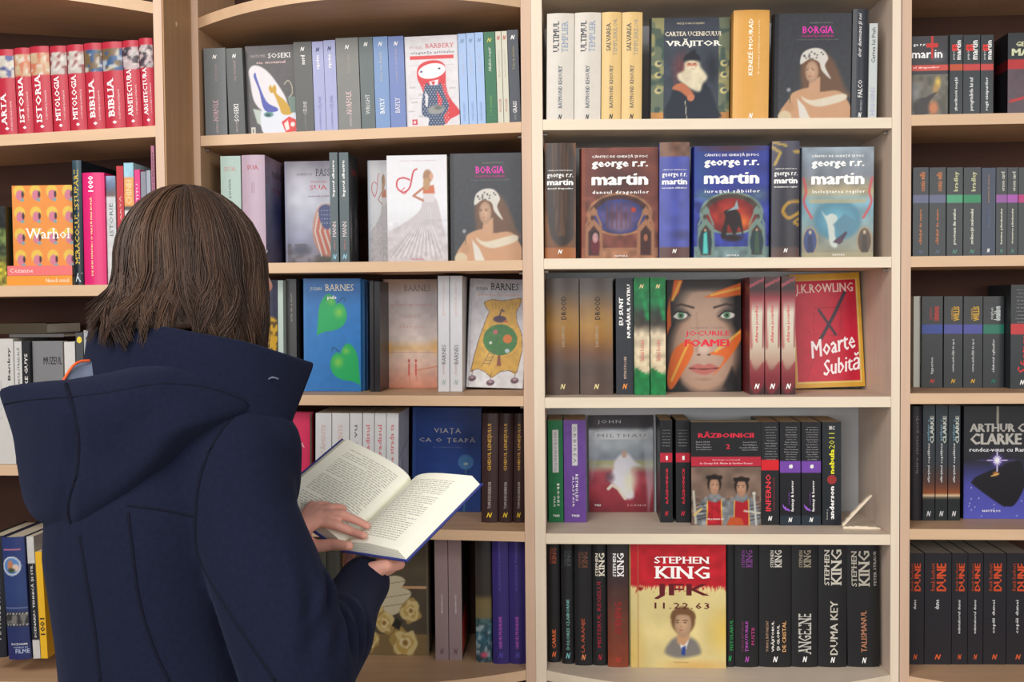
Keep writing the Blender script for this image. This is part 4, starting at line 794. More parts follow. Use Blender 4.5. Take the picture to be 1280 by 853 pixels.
# ---- middle bookcase, third row
S(2, 3, 318, 346.3, 350, (44, 42, 66), 'navy and gold picture spine beside her face', yb=491, spine=lambda t, h: (lambda c: (c.noise(.3, 4), c.ell(.7, .5, .5, .18, (206, 160, 40), .1), c.noise(.8, 8, 4, col=(70, 56, 30), thr=.55, y0=.3, y1=.68), c)[-1])(sg(t, h, (50, 50, 74), 24, 70)), v=.01)
S(2, 3, 346.8, 353.6, 350.5, (190, 206, 196), 'thin pale green spine between the gold mask book and a dark one', yb=491, hard=False)
S(2, 3, 354.2, 370, 349, (66, 64, 64), 'dark charcoal spine left of the blue pear cover', yb=490, text=[('arta de a muri', .5, .75, .25, .2, (160, 150, 140)), ('GRIGORE', .5, .16, .16, .3, (120, 50, 50), 's')], hard=False)
BA = lambda c1, c2: [('JULIAN', .22, .905, .2, .035, c1, 's'), ('BARNES', .63, .92, .5, .06, c2, 's')]
FB(2, 3, 377.7, 450.6, 347.8, (40, 118, 190), 'front blue cover with two green heart-shaped pears', v=.096, front=a_pears, t=.017, ftext=BA((220, 220, 200), (226, 220, 190))+[('puls', .5, .83, .16, .04, WT, 'b')])
FB(2, 3, 384.5, 455.6, 349, (70, 130, 196), 'blue copy directly behind the pear cover', v=.118, t=.014)
FB(2, 3, 389.5, 459.5, 350, (60, 104, 160), 'rearmost blue copy behind the pear cover', v=.134, t=.014)
S(2, 3, 461.5, 466.5, 351, (42, 40, 44), 'thin dark book directly right of the blue pear covers', v=.09, hard=False, w=.11)
S(2, 3, 467.2, 474.5, 352, (36, 34, 38), 'thin black book left of the sunset cover', v=.09, hard=False, w=.11)
FB(2, 3, 477.5, 546.3, 348.8, (230, 206, 190), 'pale sunset cover with two small walking figures', yb=485.5, front=a_sunset, t=.024, ftext=BA((190, 160, 150), (130, 112, 110))+[('sentimentul', .52, .77, .76, .03, (206, 150, 140), 'w'), ('unui', .52, .66, .26, .025, (206, 150, 140), 'w'), ('sfârșit', .52, .56, .44, .035, (206, 150, 140), 'w')])
for i, (x0, x1) in enumerate(((546.8, 561.2), (561.8, 577.2))):
    S(2, 3, x0, x1, 345, (222, 222, 226), '%s of two white spines beside the yellow sack cover' % ('left', 'right')[i], yb=490, group='white spines beside the money bag cover', hard=False, w=.13, text=[EM(.08, (160, 176, 166), .34), ('privire în soare', .5, .8, .28, .3, (214, 176, 166)), ('JULIAN', .5, .19, .09, .24, (190, 150, 140)), ('BARNES', .5, .32, .17, .34, (96, 92, 92), 's')])
FB(2, 3, 580.5, 653.5, 347.5, (226, 226, 232), 'white cover with a yellow sack and a round green tree, leaning back', yb=487.5, front=a_bag, t=.02, lean=.12, tilt=.035, ftext=[('JULIAN', .22, .905, .2, .035, (60, 56, 56), 's'), ('BARNES', .62, .93, .5, .065, (40, 38, 40), 's'), ('privire în soare', .52, .85, .74, .03, (206, 150, 110))])
# ---- middle bookcase, fourth row
FB(2, 4, 308, 386.3, 515.5, (222, 50, 96), 'bright pink cover partly hidden by her dark coat', v=.05, t=.03, yb=None, ftext=[('VIAȚA', .42, .77, .5, .05, (236, 206, 206), 'sw'), ('CA O ȚEAPĂ', .5, .7, .84, .05, (236, 206, 206), 'sw')])
WS = 'white spines behind the open book'
for x0, x1, q, tx, tc in ((392.8, 412.6, 'first from the left', 'SIMȚĂMINTE', (206, 170, 160)), (412.9, 434.8, 'second from the left', 'SIMȚĂMINTE', (206, 170, 160)), (435.6, 451, 'third from the left, with a black title', 'deja vu', (90, 90, 96)), (451.8, 466, 'fourth from the left, the first with a red title', 'paradisul', (206, 90, 96)), (466.6, 481, 'fifth from the left, with a red title', 'paradisul', (206, 90, 96)), (481.4, 496.6, 'rightmost, with a red title', 'pe strada ta', (206, 90, 96))):
    kw = dict(front=lambda w, h: (lambda c: (c.noise(.1, 6), c.line([(.1, .6), (.9, .7)], .02, (150, 150, 160)), c.line([(.2, .1), (.8, .5)], .02, (150, 150, 160)), c.poly([(.3, .3), (.4, .6), (.5, .35)], (150, 140, 146)), c)[-1])(cv(w, h, (196, 200, 212), 30))) if x0 > 480 else {}
    S(2, 4, x0, x1, 516.8, (224, 224, 226), 'white spine behind the open book, %s' % q, yb=657, group=WS, hard=False, w=.14, text=[(tx, .5, .72, .36, .42, tc, 's')], **kw)
FB(2, 4, 512.8, 600.2, 509.5, (44, 74, 148), 'blue cover lettered VIAȚA CA O ȚEAPĂ with a dandelion', yb=640, front=a_dandelion, t=.03, ftext=[('TUDOR CHIRILĂ', .53, .89, .44, .022, (30, 52, 110)), ('VIAȚA', .51, .775, .4, .06, (196, 190, 186), 'sw'), ('CA O ȚEAPĂ', .51, .69, .82, .062, (196, 190, 186), 'sw'), ('ÎN 5 COMEDII RONȚĂIBILE', .51, .62, .42, .016, (110, 130, 180))])
for i, (x0, x1) in enumerate(((600.8, 621.4), (622.2, 639.8), (640.4, 655))):
    S(2, 4, x0, x1, 517, (66, 46, 46), '%s of three dark brown spines with yellow titles by the blue dandelion cover' % ('leftmost', 'middle one', 'rightmost')[i], yb=653.5, group='dark brown spines with yellow titles', w=.13, page=(80, 70, 60), text=[EM(.07, (232, 196, 50), .36), ('GHIDUL LENEȘULUI', .5, .69, .43, .3, (206, 160, 66), 'b'), ('TOM HODGKINSON', .5, .25, .24, .2, (206, 196, 190))])
# ---- middle bookcase, bottom row
for x0, x1, c, q in ((372, 390, (62, 62, 56), 'olive grey spine left of the open book\'s shadow on the bottom row'), (390.6, 408.5, (70, 70, 62), 'second olive grey spine under the open book'), (409, 425.5, (66, 66, 58), 'third olive grey spine under the open book')):
    S(2, 5, x0, x1, 672, c, q, yb=826, w=.14)
S(2, 5, 427, 438.5, 676, (136, 98, 72), 'brown spine peeking out under her cuff', yb=822, hard=False, w=.1)
FB(2, 5, 441, 536, 664, (86, 76, 62), 'brown still life cover with yellow flowers and open books, under the open book', yb=819.5, front=a_flowers, t=.034, ftext=[('CĂRȚI', .66, .87, .5, .075, (60, 52, 42), 's')])
for i, (x0, x1) in enumerate(((543.5, 560), (560.6, 577.2))):
    kw = dict(front=lambda w, h: (lambda c: (c.noise(.3, 7), c.poly([(.0, .05), (.1, .3), (.5, .4), (.9, .2), (.6, .05)], (206, 50, 40), .05), c)[-1])(cv(w, h, (40, 32, 34), 30))) if i else {}
    S(2, 5, x0, x1, 666, (156, 134, 134), '%s of two taupe spines on the bottom row right of the still life cover' % ('left', 'right')[i], yb=826, group='taupe spines', hard=False, w=.14, text=[EM(.07, (110, 80, 84), .3), ('IRÈNE NEMIROVSKY', .52, .45, .15, .14, (236, 226, 226))], **kw)
S(2, 5, 594.3, 614.8, 667, (52, 48, 46), 'painted spine with blue cloth and white birds beside the purple ones', yb=828, spine=s_paint, w=.14)
for i, (x0, x1) in enumerate(((615.5, 635.9), (636.3, 656.8))):
    S(2, 5, x0, x1, 667, (60, 48, 118), '%s of two purple spines at the right end of the bottom row' % ('left', 'right')[i], yb=830, group='purple spines', w=.14, text=[EM(.07, (90, 76, 170), .3), ('ALEXANDRA MARININA', .45, .78, .4, .14, (90, 80, 160)), ('HARUKI MURAKAMI', .48, .25, .25, .2, (180, 90, 190), 'b')])
# ---- pale bookcase, top row
for i, (x0, x1, yt) in enumerate(((682.4, 716.6, 17), (717, 750.2, 16))):
    S(3, 1, x0, x1, yt, (226, 218, 206), '%s of two thick cream spines lettered ULTIMUL TEMPLIER' % ('left', 'right')[i], group='thick cream spines', w=.15, text=[EM(.03, (60, 60, 66), .14), ('ULTIMUL', .34, .78, .29, .22, (60, 66, 76), 'sb'), ('TEMPLIER', .66, .78, .29, .22, (130, 150, 176), 's'), ('RAYMOND KHOURY', .5, .31, .4, .14, (96, 104, 116), 'sb')])
for i, (x0, x1, yt) in enumerate(((750.9, 775.5, 15.5), (776, 801.8, 15.5))):
    S(3, 1, x0, x1, yt, (236, 200, 132), '%s of two pale yellow spines lettered SALVAREA TEMPLIERILOR' % ('left', 'right')[i], group='pale yellow spines', w=.15, text=[EM(.03, (60, 60, 66), .2), ('SALVAREA', .34, .77, .26, .22, (96, 90, 80), 'sb'), ('TEMPLIERILOR', .68, .77, .34, .2, (150, 150, 140), 's'), ('RAYMOND KHOURY', .5, .31, .4, .18, (110, 104, 96), 'sb')])
FB(3, 1, 811.5, 911, 21.5, (66, 72, 84), 'dark cover with a white-bearded wizard in a torn frame', front=a_wizard, t=.028, v=.04, ftext=[('VASILE IOAN HOREANU', .5, .945, .36, .018, (214, 200, 170)), ('CARTEA UCENICULUI', .53, .845, .72, .042, (220, 210, 190), 'sb'), ('VRĂJITOR', .54, .755, .72, .085, (244, 240, 226), 'sb')])
S(3, 1, 915.3, 960.5, 12.8, (232, 172, 84), 'thick orange-yellow spine between the wizard cover and the charcoal cover', w=.15, text=[EM(.03, WT, .12), ('KENIZÉ MOURAD', .46, .66, .52, .15, (250, 244, 226), 'b'), ('În numele prințesei moarte', .7, .66, .5, .1, (244, 226, 176))])
FB(3, 1, 965.5, 1063.2, 16.2, (48, 50, 56), 'charcoal cover with a scarfed woman on the pale bookcase beside a yellow spine', front=a_lady, t=.034, v=.018, ftext=LB)
S(3, 1, 1063.9, 1083.6, 11.5, (54, 58, 66), 'tall dark blue-grey spine right of the charcoal cover on the pale bookcase', w=.15, text=[EM(.03, WT, .22), ('doar dumnezeu și noi', .46, .76, .4, .3, WT, 'i'), ('MARCELLO', .58, .12, .1, .14, (180, 180, 180)), ('FALCO', .5, .27, .16, .28, WT, 's')])
S(3, 1, 1085.3, 1095.8, 29, (206, 212, 208), 'thin white spine at the right end of the pale bookcase top row', hard=False, w=.14, text=[('Cartea lui Ptah', .5, .77, .37, .45, (60, 60, 60)), ('HIGGINS', .5, .18, .3, .5, (170, 160, 200), 's')])
# ---- pale bookcase, second row
GM = lambda t3: [('CÂNTEC DE GHEAȚĂ ȘI FOC', .5, .762, .8, .014, WT, 'b', 'h'), ('george r.r.', .5, .712, .84, .042, WT, 'b', 'h'), ('martin', .5, .66, .84, .05, WT, 'B', 'h'), (t3, .5, .605, .84, .018, WT, 'b', 'h'), ('N', .5, .06, .15, .035, WT, 'Bi', 'h')]
FM = lambda t3: [('CÂNTEC DE GHEAȚĂ ȘI FOC', .5, .92, .73, .034, WT, 'b'), ('george r.r.', .5, .84, .74, .07, WT, 'B'), ('martin', .5, .715, .74, .105, WT, 'B'), (t3, .51, .595, .74, .04, WT, 'bw'), ('NEMIRA', .52, .025, .17, .016, WT, 'w')]
S(3, 2, 680.2, 719.4, 179, (120, 76, 44), 'thick brown spine with a dark curtain pattern beside the brown-red fantasy cover', w=.16, spine=s_curtain, text=GM('dansul dragonilor'))
FB(3, 2, 724.8, 822.5, 184, (126, 70, 58), 'brown-red fantasy cover with an arched window and two portraits', front=a_dragons, t=.05, v=.03, ftext=FM('dansul dragonilor'))
S(3, 2, 823.8, 861.5, 178, (76, 84, 170), 'thick blue spine between the brown-red and the blue fantasy covers', w=.16, spine=s_blue, text=GM('iureșul săbiilor'))
FB(3, 2, 865.5, 961, 182, (52, 64, 150), 'blue fantasy cover with a fiery scene in an arched frame', front=a_swords, t=.045, v=.03, ftext=FM('iureșul săbiilor'))
S(3, 2, 964, 999, 176.5, (58, 54, 62), 'thick dark spine with golden curls left of the grey fantasy cover', w=.16, spine=s_gold, text=GM('încleștarea regilor'))
FB(3, 2, 1000, 1091.7, 183.5, (128, 142, 156), 'grey-blue fantasy cover with an icy scene in an arched frame', front=a_kings, t=.04, v=.03, ftext=FM('încleștarea regilor'))
# ---- pale bookcase, third row
for i, (x0, x1) in enumerate(((682.6, 723.9), (724.8, 766))):
    S(3, 3, x0, x1, 348, (106, 88, 66), '%s of two thick brown and amber spines at the left of the third row' % ('left', 'right')[i], yb=493.6, group='thick brown and amber spines', w=.15, spine=vg((0, (92, 72, 62)), (.25, (94, 76, 66)), (.36, (120, 82, 58)), (.48, (160, 112, 48)), (.6, (172, 128, 60)), (.75, (136, 104, 66)), (.9, (90, 80, 74)), (1, (88, 80, 76)), nz=.14), text=[EM(.07, (226, 210, 150), .16), ('DROOD', .54, .745, .2, .16, (34, 28, 30), 'b'), ('DAN SIMMONS', .52, .5, .18, .1, (170, 150, 120), 'b')])
S(3, 3, 769.9, 791.9, 347.8, (50, 52, 58), 'black spine lettered EU SUNT NUMĂRUL PATRU in white', yb=493.6, w=.13, hard=False, text=[EM(.07, (236, 150, 70), .28), ('EU SUNT', .3, .715, .24, .24, WT, 'B'), ('NUMĂRUL PATRU', .7, .715, .46, .26, WT, 'B'), ('PITTACUS LORE', .52, .23, .19, .14, (226, 190, 170), 's')])
for i, (x0, x1) in enumerate(((792.6, 811.9), (812.9, 832.3))):
    S(3, 3, x0, x1, 347, (22, 128, 62), '%s of two green and cream spines beside the green-eyed face cover' % ('left', 'right')[i], yb=494, group='green and cream spines', w=.13, hard=False, spine=s_green, text=[('N', .5, .925, .3, .035, (226, 206, 150), 'Bi', 'h'), ('Iahtul fericirii', .5, .38, .18, .28, (206, 90, 90), 's')])
FB(3, 3, 833.6, 926.4, 349, (60, 40, 36), 'cover with a green-eyed face among orange feathers', yb=490, front=a_eyes, t=.03, hard=False, ftext=[('SUZANNE COLLINS', .55, .57, .46, .018, (130, 110, 110)), ('JOCURILE', .55, .515, .6, .055, (214, 46, 70), 'b'), ('FOAMEI', .54, .435, .6, .065, (226, 40, 60), 'B'), ('MILLENNIUM', .1, .12, .1, .1, (60, 40, 40))][:3])
for i, (x0, x1) in enumerate(((937, 955.5), (956.3, 975.2), (976.8, 994.6))):
    S(3, 3, x0, x1, 346.5-i*.5, (120, 40, 44), '%s of three cream spines with dark red ends by the ballot cover' % ('leftmost', 'middle one', 'rightmost')[i], yb=493.6, group='cream spines with dark red ends', w=.13, hard=False, spine=s_flame, text=[EM(.07, WT, .36), ('sfidarea jocurilor', .5, .6, .32, .26, (206, 50, 70), 'b')])
FB(3, 3, 990, 1079.5, 341, (232, 176, 60), 'red and gold cover with a ballot cross, leaning back', yb=487.5, front=a_ballot, t=.032, lean=.16, tilt=-.03, ftext=[('J.K.ROWLING', .49, .86, .82, .105, (240, 206, 196), 'b'), ('Moarte', .56, .37, .66, .15, (250, 240, 240), 'ib', .22), ('Subită', .68, .2, .56, .15, (250, 240, 240), 'ib', .16)])
plate = lambda c0, x0, x1, y0, y1: (lambda t, h: (lambda c: (c.noise(.08, 5), c.rect(x0, y0, x1, y1, (222, 222, 222)), c)[-1])(sg(t, h, c0, 26, 90)))
# ---- pale bookcase, fourth row
S(3, 4, 685.3, 704.2, 525.5, (26, 116, 66), 'green spine with a white label at the left end of the pale bookcase fourth row', yb=653.5, w=.13, hard=False, page=(200, 176, 146), spine=plate((26, 116, 66), .32, .68, .485, .9), text=[(' ', 0, 0, 0, 0, 0), ('NECROMANTUL', .5, .69, .39, .16, (110, 106, 110), 'w', 'd'), ('MAX', .4, .2, .1, .14, WT, 'w', 'd'), ('BROOKS', .66, .27, .22, .16, WT, 'bw', 'd'), ('TREI', .5, .065, .44, .02, WT, 'b', 'h')][1:])
S(3, 4, 704.9, 732.8, 525.5, (112, 72, 158), 'purple spine with a white label wrapped in clear film', yb=653.5, w=.13, hard=False, page=(196, 170, 140), spine=plate((112, 72, 158), .38, .62, .56, .96), text=[('ORBIREA', .5, .76, .36, .14, (110, 106, 110), 'w', 'd'), ('ALASTAIR', .42, .3, .3, .09, WT, 'w', 'd'), ('REYNOLDS', .58, .34, .26, .12, WT, 'bw', 'd'), ('TREI', .5, .065, .36, .02, WT, 'b', 'h')])
FB(3, 4, 736.2, 816.8, 518.5, (60, 50, 56), 'film-wrapped cover with a white figure on a red ground', yb=640.5, front=a_sandstorm, t=.024, lean=.05, hard=False, ftext=[('JOHN', .32, .93, .36, .045, (190, 190, 190), 'w'), ('MILTHAU', .51, .79, .74, .035, (130, 134, 140), 'w'), ('SCANIA', .74, .07, .3, .02, (220, 170, 170), 'w'), ('TREI', .13, .07, .1, .02, WT, 'b')])
R1 = lambda n: [('AUTORI: MARTIN, COBB, NOVIK', .5, .9, .7, .011, (150, 150, 150), 'sans', 'h'), ('GARDNER DOZOIS, STIRLING', .5, .87, .66, .011, (150, 150, 150), 'sans', 'h'), ('ROBIN HOBB ȘI ALȚII', .5, .84, .7, .011, (150, 150, 150), 'sans', 'h'), ('NAOMI NOVIK', .5, .81, .6, .011, (150, 150, 150), 'sans', 'h'), ('PETER BEAGLE', .5, .78, .66, .011, (150, 150, 150), 'sans', 'h'), ('TAD WILLIAMS', .5, .75, .6, .011, (150, 150, 150), 'sans', 'h'),
   (n, .55, .632, .16, .04, WT, 'B', 'h'), ('RĂZBOINICII', .52, .355, .34, .24, (206, 40, 60), 'B'), EM(.09, (196, 40, 60), .3)]
for i, (x0, x1) in enumerate(((825.3, 840.8), (845, 862.4))):
    S(3, 4, x0, x1, 525.5, (34, 36, 40), '%s of two black spines with a red band numbered 1 left of the knights cover' % ('left', 'right')[i], yb=653.8, group='black spines with a red band numbered 1', w=.13, hard=False, page=(190, 166, 134), spine=band((32, 34, 38), (.585, .68, (200, 40, 62))), text=R1('1'))
FB(3, 4, 863.3, 951.6, 527.5, (30, 30, 34), 'black and red cover with two armoured knights', yb=657.2, front=a_knights, t=.045, hard=False, page=(206, 190, 160), ftext=[('RĂZBOINICII', .5, .88, .8, .06, (210, 34, 60), 'B'), ('2', .53, .765, .06, .045, (210, 34, 60), 'B'), ('Antologie coordonată', .5, .635, .4, .018, (240, 200, 200), 'sans'), ('de George R.R. Martin și Gardner Dozois', .5, .6, .76, .022, (240, 200, 200), 'b'), ('Robin Hobb', .17, .81, .2, .014, (170, 170, 170)), ('Naomi Novik', .17, .785, .2, .014, (170, 170, 170)), ('Diana Gabaldon', .18, .76, .22, .014, (170, 170, 170)), ('Joe Haldeman', .18, .735, .22, .014, (170, 170, 170)), ('Steven Saylor', .84, .805, .2, .014, (170, 170, 170)), ('Tad Williams', .84, .78, .2, .014, (170, 170, 170)), ('Cecelia Holland', .82, .755, .26, .014, (170, 170, 170)), ('James Rollins', .84, .73, .22, .014, (170, 170, 170)), ('MILLENNIUM', .34, .06, .24, .014, WT)])
def names(n, seed, y0=.95, y1=.64, c=(156, 156, 156)):
    r = random.Random(seed); L = ['Neil Gaiman', 'Peter Straub', 'Kelly Link', 'Tim Powers', 'Ellen Klages', 'M. Rickert', 'Gene Wolfe', 'Joe Hill', 'Dan Chaon', 'Lucius Shepard', 'Glen Hirshberg', 'Steve Rasnic Tem', 'John Kessel', 'Holly Black', 'Terry Dowling']
    return [(r.choice(L), .55, y0-(y0-y1)*i/(n-1), r.uniform(.45, .72), .011, c, 'b', 'h') for i in range(n)]
S(3, 4, 951.4, 974, 528, (34, 36, 40), 'black spine with a red band lettered INFERNO', yb=657, w=.13, hard=False, page=(190, 160, 130), spine=band((34, 36, 40), (.53, .63, (226, 34, 44))), text=names(13, 1)+[('INFERNO', .4, .315, .36, .3, (226, 50, 60), 'b'), ('noi povestiri despre teroare și supranatural', .72, .3, .32, .1, (190, 50, 60)), EM(.065, WT, .24)])
for i, (x0, x1) in enumerate(((975, 1001), (1002, 1026.5))):
    S(3, 4, x0, x1, 528, (28, 28, 34), '%s of two black spines with a violet band lettered fantasy & horror' % ('left', 'right')[i], yb=657.5, group='black spines with a violet band', w=.13, hard=False, page=(190, 166, 134), spine=band((28, 28, 34), (.51, .62, (124, 74, 176)), (0, .09, (40, 52, 62))), text=names(14, 4+i)+[('fantasy & horror', .62, .285, .3, .17, WT, 'b'), ('f', .3, .17, .07, .34, (150, 90, 200), 'bi'), ('antologie', .44, .26, .12, .07, (150, 90, 200)), ('▮', .5, .57, .1, .03, WT, 'sans', 'h'), ('8', .55, .572, .16, .04, WT, 'B', 'h'), EM(.065, WT, .22)][:-1]+[EM(.055, WT, .2)])
S(3, 4, 1028, 1052, 528, (34, 40, 46), 'black spine lettered nebula 2011 in yellow and white', yb=657.5, w=.13, hard=False, page=(190, 166, 134), text=[('ЖC', .5, .945, .32, .035, WT, 'b', 'h'), ('nebula', .5, .62, .24, .26, (232, 226, 40), 'B'), ('2011', .5, .82, .15, .3, (200, 200, 60)), ('●', .5, .445, .5, .09, (150, 44, 44), 'sans', 'h'), ('anderson', .5, .22, .32, .24, WT, 'B'), ('kevin j.', .26, .11, .1, .1, (200, 200, 200))])
# ---- pale bookcase, bottom row
KG = lambda c, u=.5, z=.87, L=.12, s=.3: [('STEPHEN', u-s*.62, z, L, s*.5, c, 'sb'), ('KING', u+s*.35, z, L, s*1.1, c, 'sb')]
def K(x0, x1, label, txt, col=(36, 36, 38), yt=680, yb=834, **k): S(3, 5, x0, x1, yt, col, label, txt, yb=yb, w=.15, **k)
K(684.6, 700, 'narrow black spine with orange lettering against the pale bookcase side', KG((150, 70, 44), .46, .9, .13)+[('CARRIE', .5, .2, .16, .3, (226, 110, 60), 'b'), EM(.07, (226, 110, 60), .36)], yb=828)
K(702, 717.5, 'narrow black spine with a pale green title', KG((70, 76, 78), .5, .88, .13)+[('DOLORES CLAIBORNE', .5, .33, .42, .24, (120, 176, 170), 'b'), EM(.07, (120, 190, 190), .36)], yb=830)
K(718.3, 740, 'black spine with a dark orange title, third from the left of the bottom row', KG((110, 66, 48), .5, .87, .13)+[('LA ARANJE', .5, .25, .28, .26, (170, 76, 50), 'b'), EM(.07, (230, 140, 90), .26)], yb=832)
K(740.6, 758.8, 'black spine with a cream author name and a dark red title', KG((236, 226, 206), .52, .83, .19, .36)+[('MISTERUL REGELUI', .45, .42, .54, .26, (150, 30, 46), 'b'), EM(.07, (176, 40, 60), .28)], yb=832)
K(759.4, 785.5, 'spine fading from black to rust red lettered SHINING', KG(WT, .52, .83, .19, .3)+[('SHINING', .5, .4, .26, .3, (150, 30, 36), 'sb'), EM(.06, (176, 60, 50), .3)], spine=vg((0, (150, 70, 46)), (.4, (110, 62, 50)), (.75, (66, 52, 52)), (1, (50, 48, 50))))
FB(3, 5, 786.8, 907.6, 680.5, (236, 216, 150), 'cream cover with a blood-red top and a man in a grey suit', yb=835.5, front=a_suit, t=.05, ftext=[('STEPHEN', .54, .875, .58, .055, WT, 'sb'), ('KING', .54, .775, .58, .1, WT, 'sb'), ('JFK', .54, .62, .58, .125, (96, 20, 28), 'b'), ('11.22.63', .54, .505, .58, .05, (90, 30, 30), 'bw'), ('NEMIRA', .53, .045, .16, .012, (150, 110, 70), 'w')])
K(908.2, 918.2, 'thin black spine with a green title right of the cream and red cover', [('PISTOLARUL', .6, .26, .25, .4, (36, 150, 76), 'b'), EM(.07, (36, 160, 90), .4, .4)])
K(918.6, 948.2, 'black spine with a purple title', KG((120, 60, 130), .5, .88, .14, .26)+[('TURNUL ÎNTUNECAT', .3, .25, .25, .12, (120, 56, 90)), ('ȚINUTURILE', .5, .25, .25, .16, (176, 80, 180), 'b'), ('PUSTII', .76, .25, .14, .14, (176, 60, 120), 'b'), EM(.065, (176, 80, 170), .18)])
K(948.8, 988.8, 'wide black spine lettered with a four-line wizard title', KG((206, 200, 190), .52, .88, .14, .2)+[('TURNUL ÎNTUNECAT', .24, .25, .25, .09, (200, 160, 130)), ('VRĂJITORUL', .42, .25, .25, .12, (240, 236, 226), 'b'), ('ȘI GLOBUL', .6, .24, .21, .11, (240, 236, 226), 'b'), ('DE CRISTAL', .78, .25, .25, .12, (226, 170, 110), 'b'), EM(.065, WT, .15)])
K(989.4, 1022, 'black spine with a tall ragged silver title', KG((150, 140, 120), .5, .88, .14, .26)+[('ANGELINE', .5, .27, .33, .5, (190, 186, 176), 'sb'), EM(.065, WT, .18)])
K(1022.6, 1058.6, 'black spine lettered DUMA KEY in silver', KG((200, 194, 180), .5, .81, .29, .34)+[('DUMA KEY', .54, .32, .44, .26, (196, 190, 176), 'b'), EM(.06, WT, .16)])
K(1060, 1100, 'black spine lettered TALISMANUL, last of the pale bookcase bottom row', KG((176, 170, 156), .42, .8, .29, .32)+[('PETER STRAUB', .88, .8, .28, .09, (160, 156, 150), 'b'), ('TALISMANUL', .5, .29, .34, .18, (176, 120, 90), 'b'), EM(.055, WT, .14)], tilt=-.015)
# ---- right bookcase, top row
FB(4, 1, 1118 if 0 else 1139.5, 1185.5, 44.5, (64, 62, 66), 'cover with a red cross-shaped letter above a fiery picture, right bookcase top row', front=a_fire, t=.03, v=.02, hard=False, ftext=[('ge r.r.', .22, .885, .36, .035, WT, 'b'), ('mar in', .42, .775, .84, .1, WT, 'b'), ('ul dragonilor', .4, .605, .72, .03, (255, 220, 210), 'b')])
for x0, x1, q, bc, tt in ((1186.6, 1203.6, 'with an orange band', (200, 84, 44), 'zburătorii nopții'), (1204.2, 1225.3, 'with a red band, the wider one', (206, 66, 64), 'peregrinările lui tuf'), (1226, 1242, 'with a red band, the narrower one', (206, 70, 66), 'regii nisipurilor')):
    S(4, 1, x0, x1, 43.5, (52, 58, 60), 'black spine %s, right bookcase top row' % q, group='black spines on the right bookcase top row', hard=False, w=.13, spine=band((52, 58, 62), (.555, .64, bc)), text=[('martin', .66, .81, .24, .38, WT, 'b'), ('george r.r.', .32, .75, .12, .14, WT), ('✝', .4, .84, .08, .5, (206, 50, 44), 'sans'), (tt, .5, .26, .42, .3, (226, 226, 226), 'b')])
FB(4, 1, 1259.8, 1325, 40, (92, 74, 84), 'book with a red band cut by the right edge of the picture, top row', front=a_swoosh, t=.07, v=.006, spcol=(28, 28, 32), ftext=[('GEORGE R.R.', .55, .86, .8, .06, (200, 200, 160), 'B'), ('MARTIN', .5, .76, .86, .09, (206, 206, 170), 'B')], spine=band((28, 28, 32), (.55, .67, (90, 20, 26))), hard=False)
# ---- right bookcase, second row
for x0, x1, q, bc, tc, tt, nm in ((1141.2, 1160.8, 'blue-grey band, left copy with orange text', (100, 104, 134), (196, 120, 70), 'căluțul de mare', 'connie willis'), (1161.6, 1182.4, 'blue-grey band, right copy with orange text', (100, 104, 134), (196, 120, 70), 'căluțul de mare', 'connie willis'), (1183.5, 1203.7, 'light green band', (70, 160, 116), (196, 196, 150), 'preoteasa din avalon', 'bradley'), (1204.6, 1226.3, 'deeper green band', (36, 140, 90), (196, 196, 150), 'strămoșii avalonului', 'bradley'), (1245.2, 1259, 'violet band, nearest to the blue spine', (150, 84, 160), (206, 206, 190), 'lumina pământului', 'orson card'), (1259.3, 1272.5, 'brighter violet band', (170, 80, 176), (206, 206, 190), 'chemarea pământului', 'orson card'), (1273, 1293, 'magenta band at the picture edge', (190, 40, 120), (206, 206, 190), 'asasinul', 'hobb')):
    S(4, 2, x0, x1, 209.3, (54, 58, 62), 'black spine with a %s, second row far right' % q, group='black banded spines on the right bookcase second row', hard=False, w=.13, spine=band((54, 58, 62), (.6, .69, bc)), text=[(nm, .6, .84, .22, .34, tc, 'b'), (tt, .5, .33, .4, .24, (226, 226, 206) if tc[0] != 196 or tc[1] > 180 else tc, 'b'), EM(.05, (90, 140, 120) if tc[1] != 120 else (90, 100, 120), .3)])
S(4, 2, 1227.2, 1244.6, 209.8, (58, 68, 88), 'steel blue spine without a band among the black ones', hard=False, w=.13, text=[('urmașii lui avalon', .5, .76, .32, .16, (190, 150, 100)), ('marion', .5, .42, .2, .2, (90, 110, 140)), EM(.06, WT, .2)])
# ---- right bookcase, third row
S(4, 3, 1142, 1150.6, 370.5, (206, 206, 194), 'thin pale cream spine at the left end of the right bookcase third row', yb=484.5, hard=False, w=.13)
for x0, x1, q, bc, tt, nm, ac in ((1151.4, 1178.6, 'a blue band and red name', (52, 76, 160), 'hyperion', 'simmons', (190, 66, 60)), (1180, 1203.4, 'an indigo band and yellow name, left copy', (76, 80, 160), 'cartea judecății de apoi', 'WILLIS', (206, 160, 50)), (1204.5, 1228.4, 'an indigo band and yellow name, right copy', (76, 80, 160), 'cartea judecății de apoi', 'WILLIS', (206, 160, 50)), (1229, 1255.3, 'a teal green band', (28, 120, 96), 'războiul oglinzilor', 'donaldson', (206, 214, 210))):
    S(4, 3, x0, x1, 370.5, (50, 54, 56), 'black spine with %s, third row far right' % q, yb=484.8, group='black banded spines on the right bookcase third row', hard=False, w=.13, spine=band((50, 54, 56), (.585, .69, bc)), text=[(nm, .66, .81, .16, .32, ac, 'B'), ('connie' if nm == 'WILLIS' else 'stephen', .42, .81, .13, .18, ac), (tt, .5, .35 if len(tt) > 10 else .24, .36 if len(tt) > 10 else .18, .16, (206, 206, 206), 'b'), EM(.07, ac if ac[2] < 100 else (30, 110, 90), .24)])
